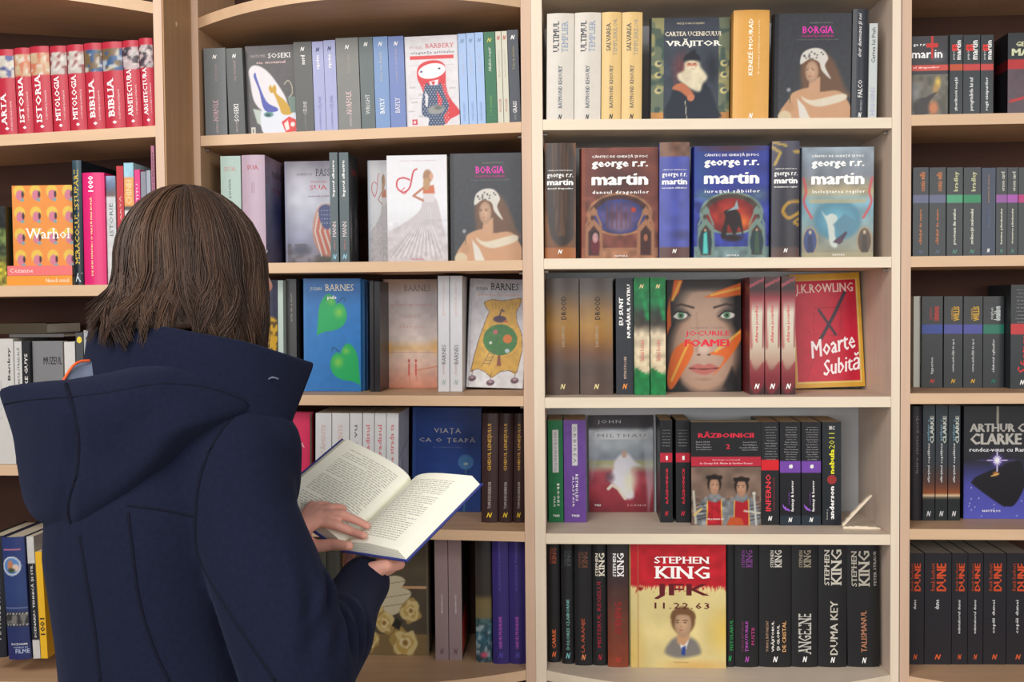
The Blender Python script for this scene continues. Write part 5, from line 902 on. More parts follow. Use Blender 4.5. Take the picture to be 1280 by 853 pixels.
S(4, 3, 1263.4, 1293, 356, (46, 50, 54), 'taller black book with a red band at the picture edge, third row', yb=486, hard=False, w=.13, spine=band((46, 50, 54), (.52, .62, (206, 50, 54))), text=names(10, 9)+[('fantasy', .66, .36, .3, .5, (206, 50, 54), 'bi'), ('S', .5, .17, .08, .4, (206, 50, 54), 'bi'), EM(.06, WT, .2)])
# ---- right bookcase, fourth row
S(4, 4, 1139.2, 1152.8, 508, (40, 36, 42), 'black spine with dim lettering against the left side of the right bookcase fourth row', yb=651, w=.14, text=[('între cinste porți', .5, .66, .5, .3, (120, 116, 116))])
CL = [EM(.06, (200, 200, 200), .36), ('CLARKE', .74, .79, .24, .3, (190, 196, 186), 'B'), ('arthur c.', .44, .79, .2, .2, (110, 150, 170), 'b'), ('sfârșitul copilăriei', .5, .5, .34, .24, (206, 206, 206), 'b')]
for i, (x0, x1) in enumerate(((1153.6, 1168.8), (1169.6, 1184.6), (1185.4, 1200.4))):
    S(4, 4, x0, x1, 507, (38, 46, 50), '%s of three dark spines with an orange horizon' % ('leftmost', 'middle one', 'rightmost')[i], yb=651.3, group='dark spines with an orange horizon', w=.14, hard=False, spine=vg((0, (34, 42, 44)), (.19, (34, 38, 38)), (.22, (230, 200, 160)), (.235, (150, 80, 40)), (.32, (92, 56, 44)), (.5, (52, 56, 62)), (1, (40, 52, 58)), nz=.06), text=CL)
FB(4, 4, 1203, 1292, 507.5, (30, 30, 36), 'blue and black space cover with a bright star over a dark rock', yb=649, front=a_rock, t=.03, ftext=[('ARTHUR C.', .5, .81, .84, .075, (176, 172, 164), 'B'), ('CLARKE', .46, .71, .74, .1, (176, 172, 164), 'B'), ('rendez-vous cu Rama', .52, .615, .88, .035, (214, 214, 214), 'b'), ('NAUTILUS', .4, .07, .26, .018, WT, 'bw')])
# ---- right bookcase, bottom row
for i, (x0, x1, tt, q) in enumerate(((1133.4, 1155.2, 'dune', 'first from the left, cut by the bookcase side'), (1155.8, 1189.4, 'dune', 'second from the left, the widest'), (1189.9, 1209.6, 'mântuitorul dunei', 'third from the left, narrow'), (1210, 1229, 'mântuitorul dunei', 'fourth from the left, narrow'), (1229.5, 1257.8, 'copiii dunei', 'fifth from the left'), (1258.3, 1288, 'copiii dunei', 'last at the picture edge'))):
    q = q.replace(' of the Dune set', ' of the set')
    S(4, 5, x0, x1, 692, (40, 38, 44), 'black spine with orange block letters, %s' % q, yb=831.5, group='black spines with orange block letters', w=.15, hard=False, page=(150, 146, 136), text=[('DUNE', .62, .785, .25, .36, (196, 72, 34), 'B'), ('frank herbert', .3, .785, .25, .16, (150, 60, 30), 'b'), (tt, .46, .54 if tt == 'dune' else .43, .09 if tt == 'dune' else .3, .16, (206, 206, 206), 'b'), EM(.07, (206, 90, 50), .24)])
# ---- clothes peg on the fourth shelf
zs = shz(3, 4, .6)
def peg_half(name, p0, p1, root):
    a = Vector(p0); bb = Vector(p1); d = (bb-a); L = d.length; d.normalize(); n = Vector((0, 1, 0)); q = d.cross(n)
    prof = [(0, .0015), (.05, .0042), (.13, .0030), (.2, .0050), (.26, .0034), (.36, .0056), (.5, .0044), (.62, .0052), (.72, .0036), (.85, .0042), (1, .0018)]
    vs = []; fs = []; W = .0045
    for s, hh in prof:
        for yy in (-W, W):
            vs += [a+d*(s*L)+q*hh*.9+n*yy, a+d*(s*L)-q*.0018+n*yy]
    for i in range(len(prof)-1):
        k = 4*i; fs += [(k, k+4, k+5, k+1), (k+2, k+3, k+7, k+6), (k, k+2, k+6, k+4), (k+1, k+5, k+7, k+3)]
    fs += [(0, 1, 3, 2), (len(vs)-4, len(vs)-2, len(vs)-1, len(vs)-3)]
    mb = MB(); mb.add(vs, fs, (226, 208, 176)); link(name, mb.mesh(), M['edge_pale'], root)
p0 = at(1053, 652, .06); p0.z = zs+.006; p1 = at(1089, 619, .06); p2 = at(1100, 655, .05); p2.z = zs+.0024
root = empty('clothes_peg', (p0.x, p0.y, zs), 0, 'small wooden clothes peg splayed open on the shelf beside the black nebula spine', 'clothes peg')
o_ = Vector((p0.x, p0.y, zs)); peg_half('wooden_half', p0-o_, p1-o_, root); peg_half('wooden_half', Vector((0, -.002, .0022)), p2-o_, root)
mb = MB(); vs = []; fs = []
for k in range(25):
    a = k*PI/4; c_ = (p0-o_)*.8+(p1-o_)*.2
    for j in range(4): b_ = j*PI/2; r_ = .003+.0006*math.cos(b_); vs.append((c_.x+r_*math.cos(a), -.004+k*.00035+.0006*math.sin(b_), c_.z+r_*math.sin(a)))
for k in range(24):
    for j in range(4): fs.append((4*k+j, 4*k+(j+1) % 4, 4*k+4+(j+1) % 4, 4*k+4+j))
mb.add(vs, fs); link('spring', mb.mesh(), M['metal'], root)
# ================================================================= the person
M['wool'] = mat('navy_wool', .95, col=(23, 26, 43), noise=.10, nscale=160, bump=.6, bscale=420, spec=.08, sheen=.06)
M['wool2'] = mat('navy_wool_seam', .95, col=(19, 21, 34), noise=.08, nscale=60, bump=.4, bscale=420, spec=.12)
M['skin'] = mat('skin', .5, col=(226, 164, 146), noise=.07, nscale=22, bump=.12, bscale=220, spec=.35)
M['skin'].node_tree.nodes['Principled BSDF'].inputs['Subsurface Weight'].default_value = .12
M['skin'].node_tree.nodes['Principled BSDF'].inputs['Subsurface Radius'].default_value = (.012, .004, .002)
M['hair'] = mat('brown_hair', .5, attr=True, noise=.1, nscale=60, spec=.32)
M['lining'] = mat('grey_lining', .8, col=(96, 104, 124), noise=.1, nscale=50)
M['piping'] = mat('orange_piping', .7, col=(226, 92, 40), noise=.05, nscale=50)
M['denim'] = mat('dark_trousers', .9, col=(38, 40, 48), noise=.1, nscale=60)
M['leather'] = mat('black_leather', .4, col=(28, 26, 26), noise=.08, nscale=30)
M['nail'] = mat('nail', .25, col=(232, 178, 164), noise=.03, spec=.5)
fwd = Vector((.76, .65, 0)).normalized(); rgt = Vector((fwd.y, -fwd.x, 0))
def frame(d):
    d = d.normalized(); a = Vector((0, 0, 1)) if abs(d.z) < .9 else Vector((1, 0, 0)); u = d.cross(a).normalized(); return u, d.cross(u)
def capsule(mb, p0, r0, p1, r1, n=14, flat=1, fdir=None):
    p0, p1 = Vector(p0), Vector(p1); d = (p1-p0).normalized(); u, v = frame(d)
    if fdir is not None: v = Vector(fdir)-d*d.dot(Vector(fdir)); v.normalize(); u = d.cross(v)
    rings = []
    for k in range(1, 5): a = PI/2*(1-k/4); rings.append((p0-d*r0*math.sin(a), r0*math.cos(a)))
    for k in range(0, 4): a = PI/2*k/4; rings.append((p1+d*r1*math.sin(a), r1*math.cos(a)))
    vs = [p0-d*r0]
    for c, r in rings:
        for i in range(n): a = 2*PI*i/n; vs.append(c+u*r*math.cos(a)+v*r*flat*math.sin(a))
    vs.append(p1+d*r1); fs = []; L = len(vs)-1
    for i in range(n): fs.append((0, 1+(i+1) % n, 1+i))
    for k in range(len(rings)-1):
        for i in range(n): a = 1+k*n+i; b = 1+k*n+(i+1) % n; fs.append((a, b, b+n, a+n))
    k = 1+(len(rings)-1)*n
    for i in range(n): fs.append((k+i, k+(i+1) % n, L))
    mb.add(vs, fs)
def chain(mb, pts, **k):
    for (p, r), (q, s) in zip(pts, pts[1:]): capsule(mb, p, r, q, s, **k)
def blob(mb, c, ax, n=16):               # ax: three axis vectors
    c = Vector(c); vs = []; fs = []
    for i in range(n//2+1):
        for j in range(n):
            t = PI*i/(n//2); p = 2*PI*j/n
            vs.append(c+ax[0]*(math.sin(t)*math.cos(p))+ax[1]*(math.sin(t)*math.sin(p))+ax[2]*math.cos(t))
    for i in range(n//2):
        for j in range(n): a = i*n+j; b = i*n+(j+1) % n; fs.append((a, a+n, b+n, b))
    mb.add(vs, fs)
def rings(mb, R, n=32):                  # R: (centre, half width along rgt, half depth along fwd)
    vs = []; fs = []
    for c, a, b in R:
        for i in range(n):
            t = 2*PI*i/n; cs, sn = math.cos(t), math.sin(t); cs = abs(cs)**.85*(1 if cs > 0 else -1)
            vs.append(Vector(c)+rgt*(a*cs)+fwd*(b*sn))
    for k in range(len(R)-1):
        for i in range(n): a = k*n+i; b = k*n+(i+1) % n; fs.append((a, b, b+n, a+n))
    fs.append(tuple(range(n))[::-1]); fs.append(tuple(range((len(R)-1)*n, len(R)*n)))
    mb.add(vs, fs)
def solidmesh(name, mb, vox, smooth, m, parent):
    me = bpy.data.meshes.new(name); me.from_pydata(mb.v, [], mb.f); me.update()
    o = bpy.data.objects.new('tmp', me); C.objects.link(o)
    r = o.modifiers.new('r', 'REMESH'); r.mode = 'VOXEL'; r.voxel_size = vox; r.use_smooth_shade = True
    if smooth: s = o.modifiers.new('s', 'SMOOTH'); s.iterations = smooth; s.factor = .5
    dg = bpy.context.evaluated_depsgraph_get(); e = bpy.data.meshes.new_from_object(o.evaluated_get(dg))
    bpy.data.objects.remove(o); e.polygons.foreach_set('use_smooth', [True]*len(e.polygons))
    return link(name, e, m, parent)
base = ad(208, 640, 1.47)
root = empty('person', (base.x, base.y, 0), 0, 'person with a brown bob in a navy hooded wool coat, reading an open book', 'person')
RL = Vector((base.x, base.y, 0))
def L(v): return Vector(v)-RL
def A(px, py, d): return ad(px, py, d)-RL
# ---- the open book in their hands
GT, GB = ad(515, 600, 1.75), ad(430, 683, 1.60)
RT, RB = ad(590, 595, 1.70), ad(497, 688, 1.56)
LT, LB = ad(434, 549, 1.80), None
LB = GB+(LT-GT)
def side(G0, G1, O0, O1, up):
    g = G1-G0; a = ((O0-G0)+(O1-G1))/2; n = a.cross(g).normalized()
    if n.dot(up) < 0: n = -n
    return n
up = (CAM-GB).normalized()+Vector((-.2, 0, .8))
nR = side(GT, GB, RT, RB, up); nL = side(GT, GB, LT, LB, up)
OB = (GT+GB)/2
ob = empty('open_book', OB, 0, 'open book with blue covers and cream pages of small print, held in both hands', 'book')
def bk(v): return v-OB
def pagefn(O0, O1, n, T):
    def f(s, t, dz=0, ov=0):
        G = GT.lerp(GB, t); O = O0.lerp(O1, t); h = .011*math.sin(PI*min(1, s)**.55)-.004*math.exp(-s*12)
        return G.lerp(O, s)+n*(h+dz)
    return f
for tag, (O0, O1, n, T) in (('l', (LT, LB, nL, .010)), ('r', (RT, RB, nR, .017))):
    f = pagefn(O0, O1, n, T); ns, nt_ = 22, 2
    mb = MB(); vs = []; fs = []; aw = ((O0-GT)+(O1-GB))/2; aw.normalize()
    for i in range(ns+1):
        s = i/ns
        top = [f(s, t) for t in (0, 1)]; flare = aw*(.010*s)
        bot = [GT.lerp(GB, t).lerp(O0.lerp(O1, t), s)-n*T*min(1, .35+s*2)+flare for t in (0, 1)]
        vs += [top[0], top[1], bot[1], bot[0]]
    for i in range(ns):
        k = 4*i; fs += [(k, k+1, k+5, k+4), (k+1, k+2, k+6, k+5), (k+2, k+3, k+7, k+6), (k+3, k, k+4, k+7)]
    fs += [(0, 3, 2, 1), (4*ns, 4*ns+1, 4*ns+2, 4*ns+3)]
    mb.add([bk(v) for v in vs], fs, (244, 240, 220)); pb = link('page_block', mb.mesh(), M['page'], ob)
    # leaf edges seen at the foot of the block
    mb = MB()
    for q in range(1, 7):
        for i in range(ns):
            vv = []
            for ii in (i, i+1):
                a = Vector(vs[4*ii+1]).lerp(Vector(vs[4*ii+2]), q/7); gdir = (GB-GT).normalized()*.00025
                vv += [a+gdir+n*.00022, a+gdir-n*.00022]
            mb.add([bk(v) for v in vv], [(0, 1, 3, 2)], (176, 172, 158))
    link('leaf_edges', mb.mesh(), M['ink'], ob, kind='stuff')
    # cover board
    mb = MB(); g = (GB-GT).normalized(); W = .0022; m_ = .004
    q = [GT-g*m_-n*.0075, GB+g*m_-n*.0075, O1+g*m_+aw*(.010+m_)-n*(T+.0006), O0-g*m_+aw*(.010+m_)-n*(T+.0006)]
    mb.add([bk(v) for v in q]+[bk(v-n*W) for v in q], [(0, 1, 2, 3), (7, 6, 5, 4), (0, 4, 5, 1), (1, 5, 6, 2), (2, 6, 7, 3), (3, 7, 4, 0)], (56, 66, 146))
    link('cover_board', mb.mesh(), M['cover'], ob)
    # printed lines
    mb = MB(); rr = random.Random(5 if tag == 'l' else 9); NL = 31
    for k in range(NL):
        t = .10+.80*k/(NL-1); s = .13 if tag == 'l' else .16; s1 = .86 if tag == 'l' else .84
        if k in (8, 19) and tag == 'l': s += .05
        if rr.random() < .12: s1 -= rr.uniform(.1, .4)
        while s < s1:
            wd = rr.uniform(.025, .085); e = min(s+wd, s1); n_ = 3
            for z in range(n_):
                a, b_ = s+(e-s)*z/n_, s+(e-s)*(z+1)/n_
                mb.add([bk(f(x, t+dt, .0003)) for x, dt in ((a, 0), (b_, 0), (b_, .0070), (a, .0070))], [(0, 1, 2, 3)], (172, 170, 164))
            s = e+.014
    link('printed_text', mb.mesh(), M['ink'], ob, kind='stuff')
mb = MB(); q = []
for G_, s_ in ((GT, -1), (GB, 1)):
    g = (GB-GT).normalized()*.004*s_
    for n in (nL, (nL+nR).normalized(), nR): q.append(G_+g-n*.0098)
mb.add([bk(v) for v in q]+[bk(v-(nL+nR).normalized()*.0012) for v in q], [(0, 1, 4, 3), (1, 2, 5, 4), (6, 9, 10, 7), (7, 10, 11, 8), (0, 6, 7, 1), (1, 7, 8, 2), (3, 4, 10, 9), (4, 5, 11, 10)], (56, 66, 146))
link('book_spine', mb.mesh(), M['cover'], ob)
def dpage(px, py, n, P0):                # distance along the view axis at which a pixel meets a page plane
    d = ray(px, py); return (P0-CAM).dot(n)/d.dot(n)
# ---- body: one continuous surface
HC = A(245, 338, 1.47)                   # middle of the head
mb = MB()
zb = lambda z: Vector((0, 0, z))
neck0 = A(205, 500, 1.48); 
rings(mb, [(zb(.80), .15, .11), (zb(.95), .155, .11), (zb(1.1), .13, .095), (zb(1.22)+fwd*-.005, .155, .10), (zb(1.29), .13, .08)], 20)
chain(mb, [(neck0, .052), (HC-Vector((0, 0, .09))-fwd*.015, .048)])
blob(mb, HC+fwd*.005, (rgt*.074, fwd*.092, Vector((0, 0, .108))))
blob(mb, HC+fwd*.035-Vector((0, 0, .055)), (rgt*.052, fwd*.05, Vector((0, 0, .055))))   # jaw
capsule(mb, HC+fwd*.092+Vector((0, 0, .012)), .008, HC+fwd*.106-Vector((0, 0, .022)), .011, n=10)       # nose
for s in (-1, 1):
    capsule(mb, HC+fwd*.088+rgt*(.018*s)+Vector((0, 0, .026)), .007, HC+fwd*.082+rgt*(.045*s)+Vector((0, 0, .024)), .006, n=8)   # brow
    blob(mb, HC+fwd*.082+rgt*(.03*s)+Vector((0, 0, .008)), (rgt*.014, fwd*.012, Vector((0, 0, .009))), 10)                     # eye
    blob(mb, HC+rgt*(.076*s)-Vector((0, 0, .008)), (rgt*.008, fwd*.018, Vector((0, 0, .03))), 10)                                # ear
capsule(mb, HC+fwd*.086-rgt*.016-Vector((0, 0, .046)), .006, HC+fwd*.086+rgt*.016-Vector((0, 0, .046)), .006, n=8)              # lips
SR = A(292, 572, 1.375); ER = A(372, 838, 1.33); WR = A(452, 738, 1.575)
SL = A(118, 575, 1.60); EL = A(235, 760, 1.78); WL = A(352, 668, 1.605)
chain(mb, [(zb(1.25), .07), (SR, .052), (ER, .04), (WR, .026)]); chain(mb, [(zb(1.25), .07), (SL, .052), (EL, .04), (WL, .027)])
# left hand resting on the page
dp = lambda px, py, k=0: dpage(px, py, nL, GB+nL*.011)-.010-k
def clear(p, r, under=False):
    w_ = p+RL
    for n, O0, O1, T in ((nL, LT, LB, .010), (nR, RT, RB, .017)):
        a = ((O0-GT)+(O1-GB))/2; g = GB-GT; s = (w_-GB).dot(a)/a.length_squared; t = (w_-GT).dot(g)/g.length_squared
        if not (-.12 < s < 1.15 and -.05 < t < 1.12): continue
        d = (w_-GB).dot(n)
        v = (w_-CAM).normalized(); vn = v.dot(n)
        if under: lim = -(T+.0045+r); w_ = w_+v*(max(0, d-lim)/-vn)
        else: lim = .011*math.sin(PI*min(1, max(0, s))**.55)+r+.0006; w_ = w_+v*(max(0, lim-d)/vn)
    return w_-RL
def hand(WR_, W2, palm, fingers, thumb, under=False):
    palm = [clear(m_, .013, under) for m_ in palm]; fingers = [[(clear(p, r, under), r) for p, r in fg] for fg in fingers]; thumb = [(clear(p, r, under), r) for p, r in thumb]
    W2 = clear(W2, .021, under)
    P = [(W2, .021)]
    for m_ in palm: capsule(mb, W2, .015, m_, .0105)
    for a, b in zip(palm, palm[1:]): capsule(mb, a, .0105, b, .0100)
    capsule(mb, WR_, .025, W2, .017); capsule(mb, W2, .015, thumb[0][0], thumb[0][1]*.95)
    for fg in fingers: chain(mb, fg, n=10)
    chain(mb, thumb, n=10)
A3 = lambda l, r: [(A(*p), q) for p, q in zip(l, r)]
dI = 1.600; 
hand(WL, A(377, 660, 1.600), [A(398, 651, 1.590), A(400, 644, 1.600), A(396, 638, 1.612), A(390, 634, 1.624)],
  [A3([(400, 652, 1.590), (421, 657, 1.587), (440, 665, 1.594), (455, 670, 1.600)], (.0092, .0080, .0073, .0062)),
   A3([(402, 644, 1.600), (427, 643, 1.597), (446, 651, 1.606), (459, 657.5, 1.614)], (.0090, .0078, .0071, .0061)),
   A3([(398, 638, 1.614), (412, 635, 1.614), (423, 634, 1.624), (430, 636, 1.634)], (.0084, .0072, .0066, .0056)),
   A3([(392, 634, 1.626), (401, 631, 1.636), (408, 631, 1.646), (414, 633, 1.654)], (.0074, .0064, .0058, .0050))],
  A3([(379, 680, 1.590), (396, 683, 1.582), (416, 681, 1.578), (436, 683, 1.584)], (.0150, .0105, .0095, .0078)))
# right hand under the covers
UB = lambda px, py, d: A(px, py, d)
hand(WR, UB(459, 716, 1.585), [UB(443, 710, 1.60), UB(458, 711, 1.61), UB(473, 711, 1.61), UB(486, 711, 1.60)],
  [A3([(443, 710, 1.60), (436, 707, 1.65), (438, 694, 1.69), (444, 686, 1.715)], (.010, .0088, .008, .007)),
   A3([(458, 711, 1.61), (456, 707, 1.66), (460, 690, 1.705), (466, 680, 1.73)], (.010, .0088, .008, .007)),
   A3([(473, 711, 1.61), (474, 706, 1.66), (480, 690, 1.70), (486, 679, 1.725)], (.0095, .0085, .0078, .007)),
   A3([(486, 711, 1.60), (490, 706, 1.64), (497, 694, 1.675), (503, 684, 1.695)], (.0085, .0075, .0068, .006))],
  A3([(466, 714, 1.575), (482, 708, 1.58), (492, 707, 1.60), (500, 706, 1.622)], (.015, .0115, .010, .0085)), under=True)
# legs
for s in (-1, 1): chain(mb, [(zb(.86)+rgt*.085*s, .085), (zb(.48)+rgt*.085*s+fwd*.01, .055), (zb(.09)+rgt*.08*s-fwd*.01, .034)]); capsule(mb, zb(.04)+rgt*.08*s-fwd*.03, .028, zb(.032)+rgt*.09*s+fwd*.13, .024)
body = solidmesh('body', mb, .0027, 2, M['skin'], root)
# ---- trousers and shoes
for s in (-1, 1):
    mb = MB(); chain(mb, [(zb(.80)+rgt*.085*s, .098), (zb(.48)+rgt*.085*s+fwd*.01, .075), (zb(.11)+rgt*.08*s-fwd*.01, .06)], n=20); me = mb.mesh(True); link('trouser_leg', me, M['denim'], root)
    mb = MB(); blob(mb, zb(.048)+rgt*.085*s+fwd*.05, (rgt*.046, fwd*.135, Vector((0, 0, .05))), 20); mb.v = [(x, y, max(z, .0)) for x, y, z in mb.v]; link('shoe', mb.mesh(True), M['leather'], root)
# ---- coat
mb = MB()
def c_(px, py, d): return A(px, py, d)
tor = []
for py, xl, hw, hd in ((1010, 60, .205, .150), (853, 66, .192, .140), (760, 52, .186, .134), (690, 44, .186, .132), (620, 52, .184, .128), (570, 70, .170, .118), (535, 98, .140, .105)):
    d = 1.47; half = math.hypot(hw*rgt.x, hd*fwd.x)*F/d
    tor.append((A(xl+half, py, d), hw, hd))
z0 = tor[0][0].z; tor = [(tor[0][0]+Vector((-.0, 0, -(z0-.66))), .225, .165)]+tor
rings(mb, tor, 40)
capsule(mb, A(215, 560, 1.46), .095, A(275, 572, 1.40), .085, n=24); capsule(mb, A(215, 560, 1.48), .095, SL, .075, n=24)
capsule(mb, A(205, 520, 1.47), .085, A(215, 480, 1.46), .07, n=24)
chain(mb, [(A(290, 572, 1.385), .078), (A(307, 650, 1.36), .067), (A(343, 752, 1.335), .072), (A(372, 838, 1.33), .076), (A(415, 796, 1.42), .062), (A(447, 745, 1.56), .043)], n=24)
capsule(mb, A(436, 760, 1.52), .050, A(456, 729, 1.605), .039, n=24)
chain(mb, [(SL, .075), (A(225, 770, 1.76), .072), (A(325, 690, 1.64), .046), (A(338, 675, 1.62), .042)], n=20)
chain(mb, [(A(320, 560, 1.40), .06), (A(325, 610, 1.41), .055)], n=16)
coat = solidmesh('coat', mb, .006, 9, M['wool'], root)
co = np.empty(len(coat.data.vertices)*3); coat.data.vertices.foreach_get('co', co); co = co.reshape(-1, 3)
nr = np.empty_like(co).ravel(); coat.data.vertices.foreach_get('normal', nr); nr = nr.reshape(-1, 3)
fold = np.zeros(len(co))                 # soft folds across the sleeve and down the back
def foldline(p, q, w_, amp, wave=.03):
    p = np.array(p); q = np.array(q); ax = (q-p)/np.linalg.norm(q-p); t = (co-p)@ax; dist = np.linalg.norm(co-p-np.outer(t, ax), axis=1)
    return amp*np.sin(t/wave*2*math.pi)*np.exp(-(dist/w_)**2)*((t > 0) & (t < np.linalg.norm(q-p)))
fold += foldline(A(350, 770, 1.27), A(420, 770, 1.38), .06, .004, .035)+foldline(A(395, 740, 1.3), A(440, 800, 1.4), .05, .004, .028)
fold += .0038*np.sin(co@np.array([9., 4, 16])+2*np.sin(co@np.array([5., 11, 3])))+.0024*np.sin(co@np.array([31., -14, 9]))
co = co+nr*fold[:, None]; coat.data.vertices.foreach_set('co', co.ravel()); coat.data.update()
# ---- hood: a soft double-sided pouch lying on the back and shoulders
from mathutils.bvhtree import BVHTree
def pouch(name, cen, outline, dedge, bf, bb, seamx=None, n=64, ringsN=14, m=None):
    P = [Vector(p) for p in outline]; acc = [0]
    for a, b in zip(P, P[1:]+P[:1]): acc.append(acc[-1]+(b-a).length)
    pts = []
    for i in range(n):
        s = acc[-1]*i/n
        for k in range(len(P)):
            if acc[k] <= s <= acc[k+1]: t = (s-acc[k])/(acc[k+1]-acc[k]); pts.append(P[k].lerp(P[(k+1) % len(P)], t)); break
    for _ in range(2): pts = [(pts[i-1]+pts[i]*2+pts[(i+1) % n])/4 for i in range(n)]
    vs = []; fs = []
    for sgn, bul in ((1, bf), (-1, bb)):
        for k in range(ringsN+1):
            s = k/ringsN; s_ = math.sin(s*PI/2)
            for p in pts:
                q = Vector(cen).lerp(p, s_); h = math.sqrt(max(0, 1-s_**3.4))
                d = dedge(q.x, q.y)-sgn*h*(bul(q.x, q.y) if callable(bul) else bul)
                vs.append(A(q.x, q.y, d))
    R = ringsN+1
    for o_, rev in ((0, 0), (R*n, 1)):
        for k in range(ringsN):
            for i in range(n):
                a = o_+k*n+i; b = o_+k*n+(i+1) % n; f = (a, a+n, b+n, b); fs.append(f[::-1] if rev else f)
    mb = MB(); mb.add(vs, fs)
    return mb
hood_out = [(-4, 486), (20, 480), (60, 476), (90, 474), (125, 468), (170, 458), (215, 455), (262, 462), (300, 476), (322, 493), (327, 508), (316, 518), (290, 527), (262, 543), (232, 566), (200, 596), (165, 628), (135, 650), (108, 664), (86, 668), (62, 660), (40, 648), (28, 625), (22, 590), (16, 545), (5, 512)]
def hd(x, y): return np.interp(x, [-10, 40, 95, 200, 330], [1.47, 1.42, 1.385, 1.37, 1.385])+(.02 if 0 else 0)
def hbulge(x, y):                        # two lobes with the seam valley between them
    v = .078+.016*math.sin((x-40)/60.)-.012*math.exp(-((x-(86+8*math.sin((y-480)/40.)))/9.)**2)+.012*math.exp(-((x-235-(y-520)*-.5)/40.)**2)
    fold_ = .010*math.sin((x*.62+y*.78-120)/24.)*math.exp(-((x-200)/110.)**2)
    return v+fold_-.012*math.exp(-(((x-70)+(y-560)*.1)/60.)**2)*math.exp(-((y-570)/40.)**2)
mb = pouch('hood', (130, 560), hood_out, hd, hbulge, .03, ringsN=26, n=150)
hood = solidmesh('hood', mb, .0045, 6, M['wool'], root)
# ---- stand-up collar
def sheet(name, cols, thick, m, parent, rows=8, sub=6, puff=0):
    n = len(cols); vs = []; fs = []
    C2 = []
    for i in range(n-1):
        p = [cols[max(0, i-1)], cols[i], cols[i+1], cols[min(n-1, i+2)]]
        for k in range(sub):
            t = k/sub; C2.append([.5*((2*p[1][j])+(-p[0][j]+p[2][j])*t+(2*p[0][j]-5*p[1][j]+4*p[2][j]-p[3][j])*t*t+(-p[0][j]+3*p[1][j]-3*p[2][j]+p[3][j])*t**3) for j in range(6)])
    C2.append(list(cols[-1]))
    for c in C2:
        a = A(*c[:3]); b = A(*c[3:])
        for r in range(rows+1): t = r/rows; vs.append(a.lerp(b, t)+(Vector(-W_)*math.sin(PI*t)*puff))
    R = rows+1
    for i in range(len(C2)-1):
        for r in range(rows): a = i*R+r; fs.append((a, a+1, a+R+1, a+R))
    mb = MB(); mb.add(vs, fs); o = link(name, mb.mesh(True), m, parent)
    s = o.modifiers.new('s', 'SOLIDIFY'); s.thickness = thick; s.offset = 0
    s = o.modifiers.new('b', 'SUBSURF'); s.levels = 1; s.render_levels = 1
    return o
collar = sheet('collar', [(150, 392, 1.62, 140, 500, 1.62), (122, 394, 1.56, 112, 492, 1.58), (120, 398, 1.50, 108, 500, 1.48), (145, 400, 1.42, 140, 508, 1.39), (195, 406, 1.375, 195, 520, 1.355), (250, 416, 1.355, 255, 535, 1.345), (305, 426, 1.365, 305, 560, 1.36), (345, 438, 1.39, 335, 565, 1.375), (372, 447, 1.42, 352, 552, 1.39), (391, 453, 1.45, 360, 530, 1.405)], .009, M['wool'], root, puff=.008)
# turned-down front flap of the collar, behind the tip
sheet('collar_flap', [(391, 453, 1.452, 360, 532, 1.407), (380, 456, 1.475, 350, 560, 1.46), (350, 452, 1.53, 330, 570, 1.52), (300, 440, 1.60, 300, 560, 1.58)], .007, M['wool'], root)
# ---- hood opening: grey lining with an orange edge
sheet('hood_lining', [(76, 482, 1.40, 80, 492, 1.40), (86, 462, 1.42, 96, 490, 1.41), (100, 452, 1.44, 115, 488, 1.42), (122, 452, 1.45, 135, 482, 1.43)], .004, M['lining'], root, rows=4)
def tube(name, pts, r, m, parent, seg=8, closed=False):
    n = len(pts); vs = []; fs = []
    for i, p in enumerate(pts):
        d = (pts[min(n-1, i+1)]-pts[max(0, i-1)]); u, v = frame(d)
        for k in range(seg): a = 2*PI*k/seg; vs.append(p+u*r*math.cos(a)+v*r*math.sin(a))
    for i in range(n-1):
        for k in range(seg): a = i*seg+k; b = i*seg+(k+1) % seg; fs.append((a, b, b+seg, a+seg))
    fs += [tuple(range(seg))[::-1], tuple(range((n-1)*seg, n*seg))]
    mb = MB(); mb.add(vs, fs); return link(name, mb.mesh(True), m, parent)
def spl(P, sub=8):
    P = [Vector(p) for p in P]; out = []
    for i in range(len(P)-1):
        a, b, c, d = P[max(0, i-1)], P[i], P[i+1], P[min(len(P)-1, i+2)]
        for k in range(sub): t = k/sub; out.append(.5*((2*b)+(-a+c)*t+(2*a-5*b+4*c-d)*t*t+(-a+3*b-3*c+d)*t**3))
    return out+[P[-1]]
tube('orange_edge', spl([A(75, 484, 1.395), A(84, 468, 1.41), A(92, 457, 1.42), (A(101, 452, 1.43)), A(112, 451, 1.44)]), .0019, M['piping'], root)
# ---- seams, laid on the cloth where it lies
bv = BVHTree.FromPolygons([v.co for v in coat.data.vertices], [p.vertices for p in coat.data.polygons])
bh = BVHTree.FromPolygons([v.co for v in hood.data.vertices], [p.vertices for p in hood.data.polygons])
def on(px, py, trees):
    best = None; o_ = L(CAM); d = ray(px, py).normalized()
    for t in trees:
        h = t.ray_cast(o_, d)
        if h[0] and (best is None or h[3] < best[3]): best = h
    return best[0] if best else None
def seam(name, P, r=.0017, trees=None, m='wool2'):
    pts = [on(p.x, p.y, trees or [bv]) for p in spl([(x, y, 0) for x, y in P])]; pts = [p for p in pts if p]
    pts = [(pts[max(0, i-1)]+pts[i]*2+pts[min(len(pts)-1, i+1)])/4 for i in range(len(pts))]
    if len(pts) > 3: tube(name, pts, r, M[m], root, 6)
seam('back_seam', [(100, 668), (108, 720), (118, 780), (126, 853)], .0022)
seam('back_seam', [(160, 640), (166, 690), (174, 750), (192, 810), (212, 853)], .0020)
seam('yoke_seam', [(158, 632), (190, 636), (220, 641), (246, 646)], .0016)
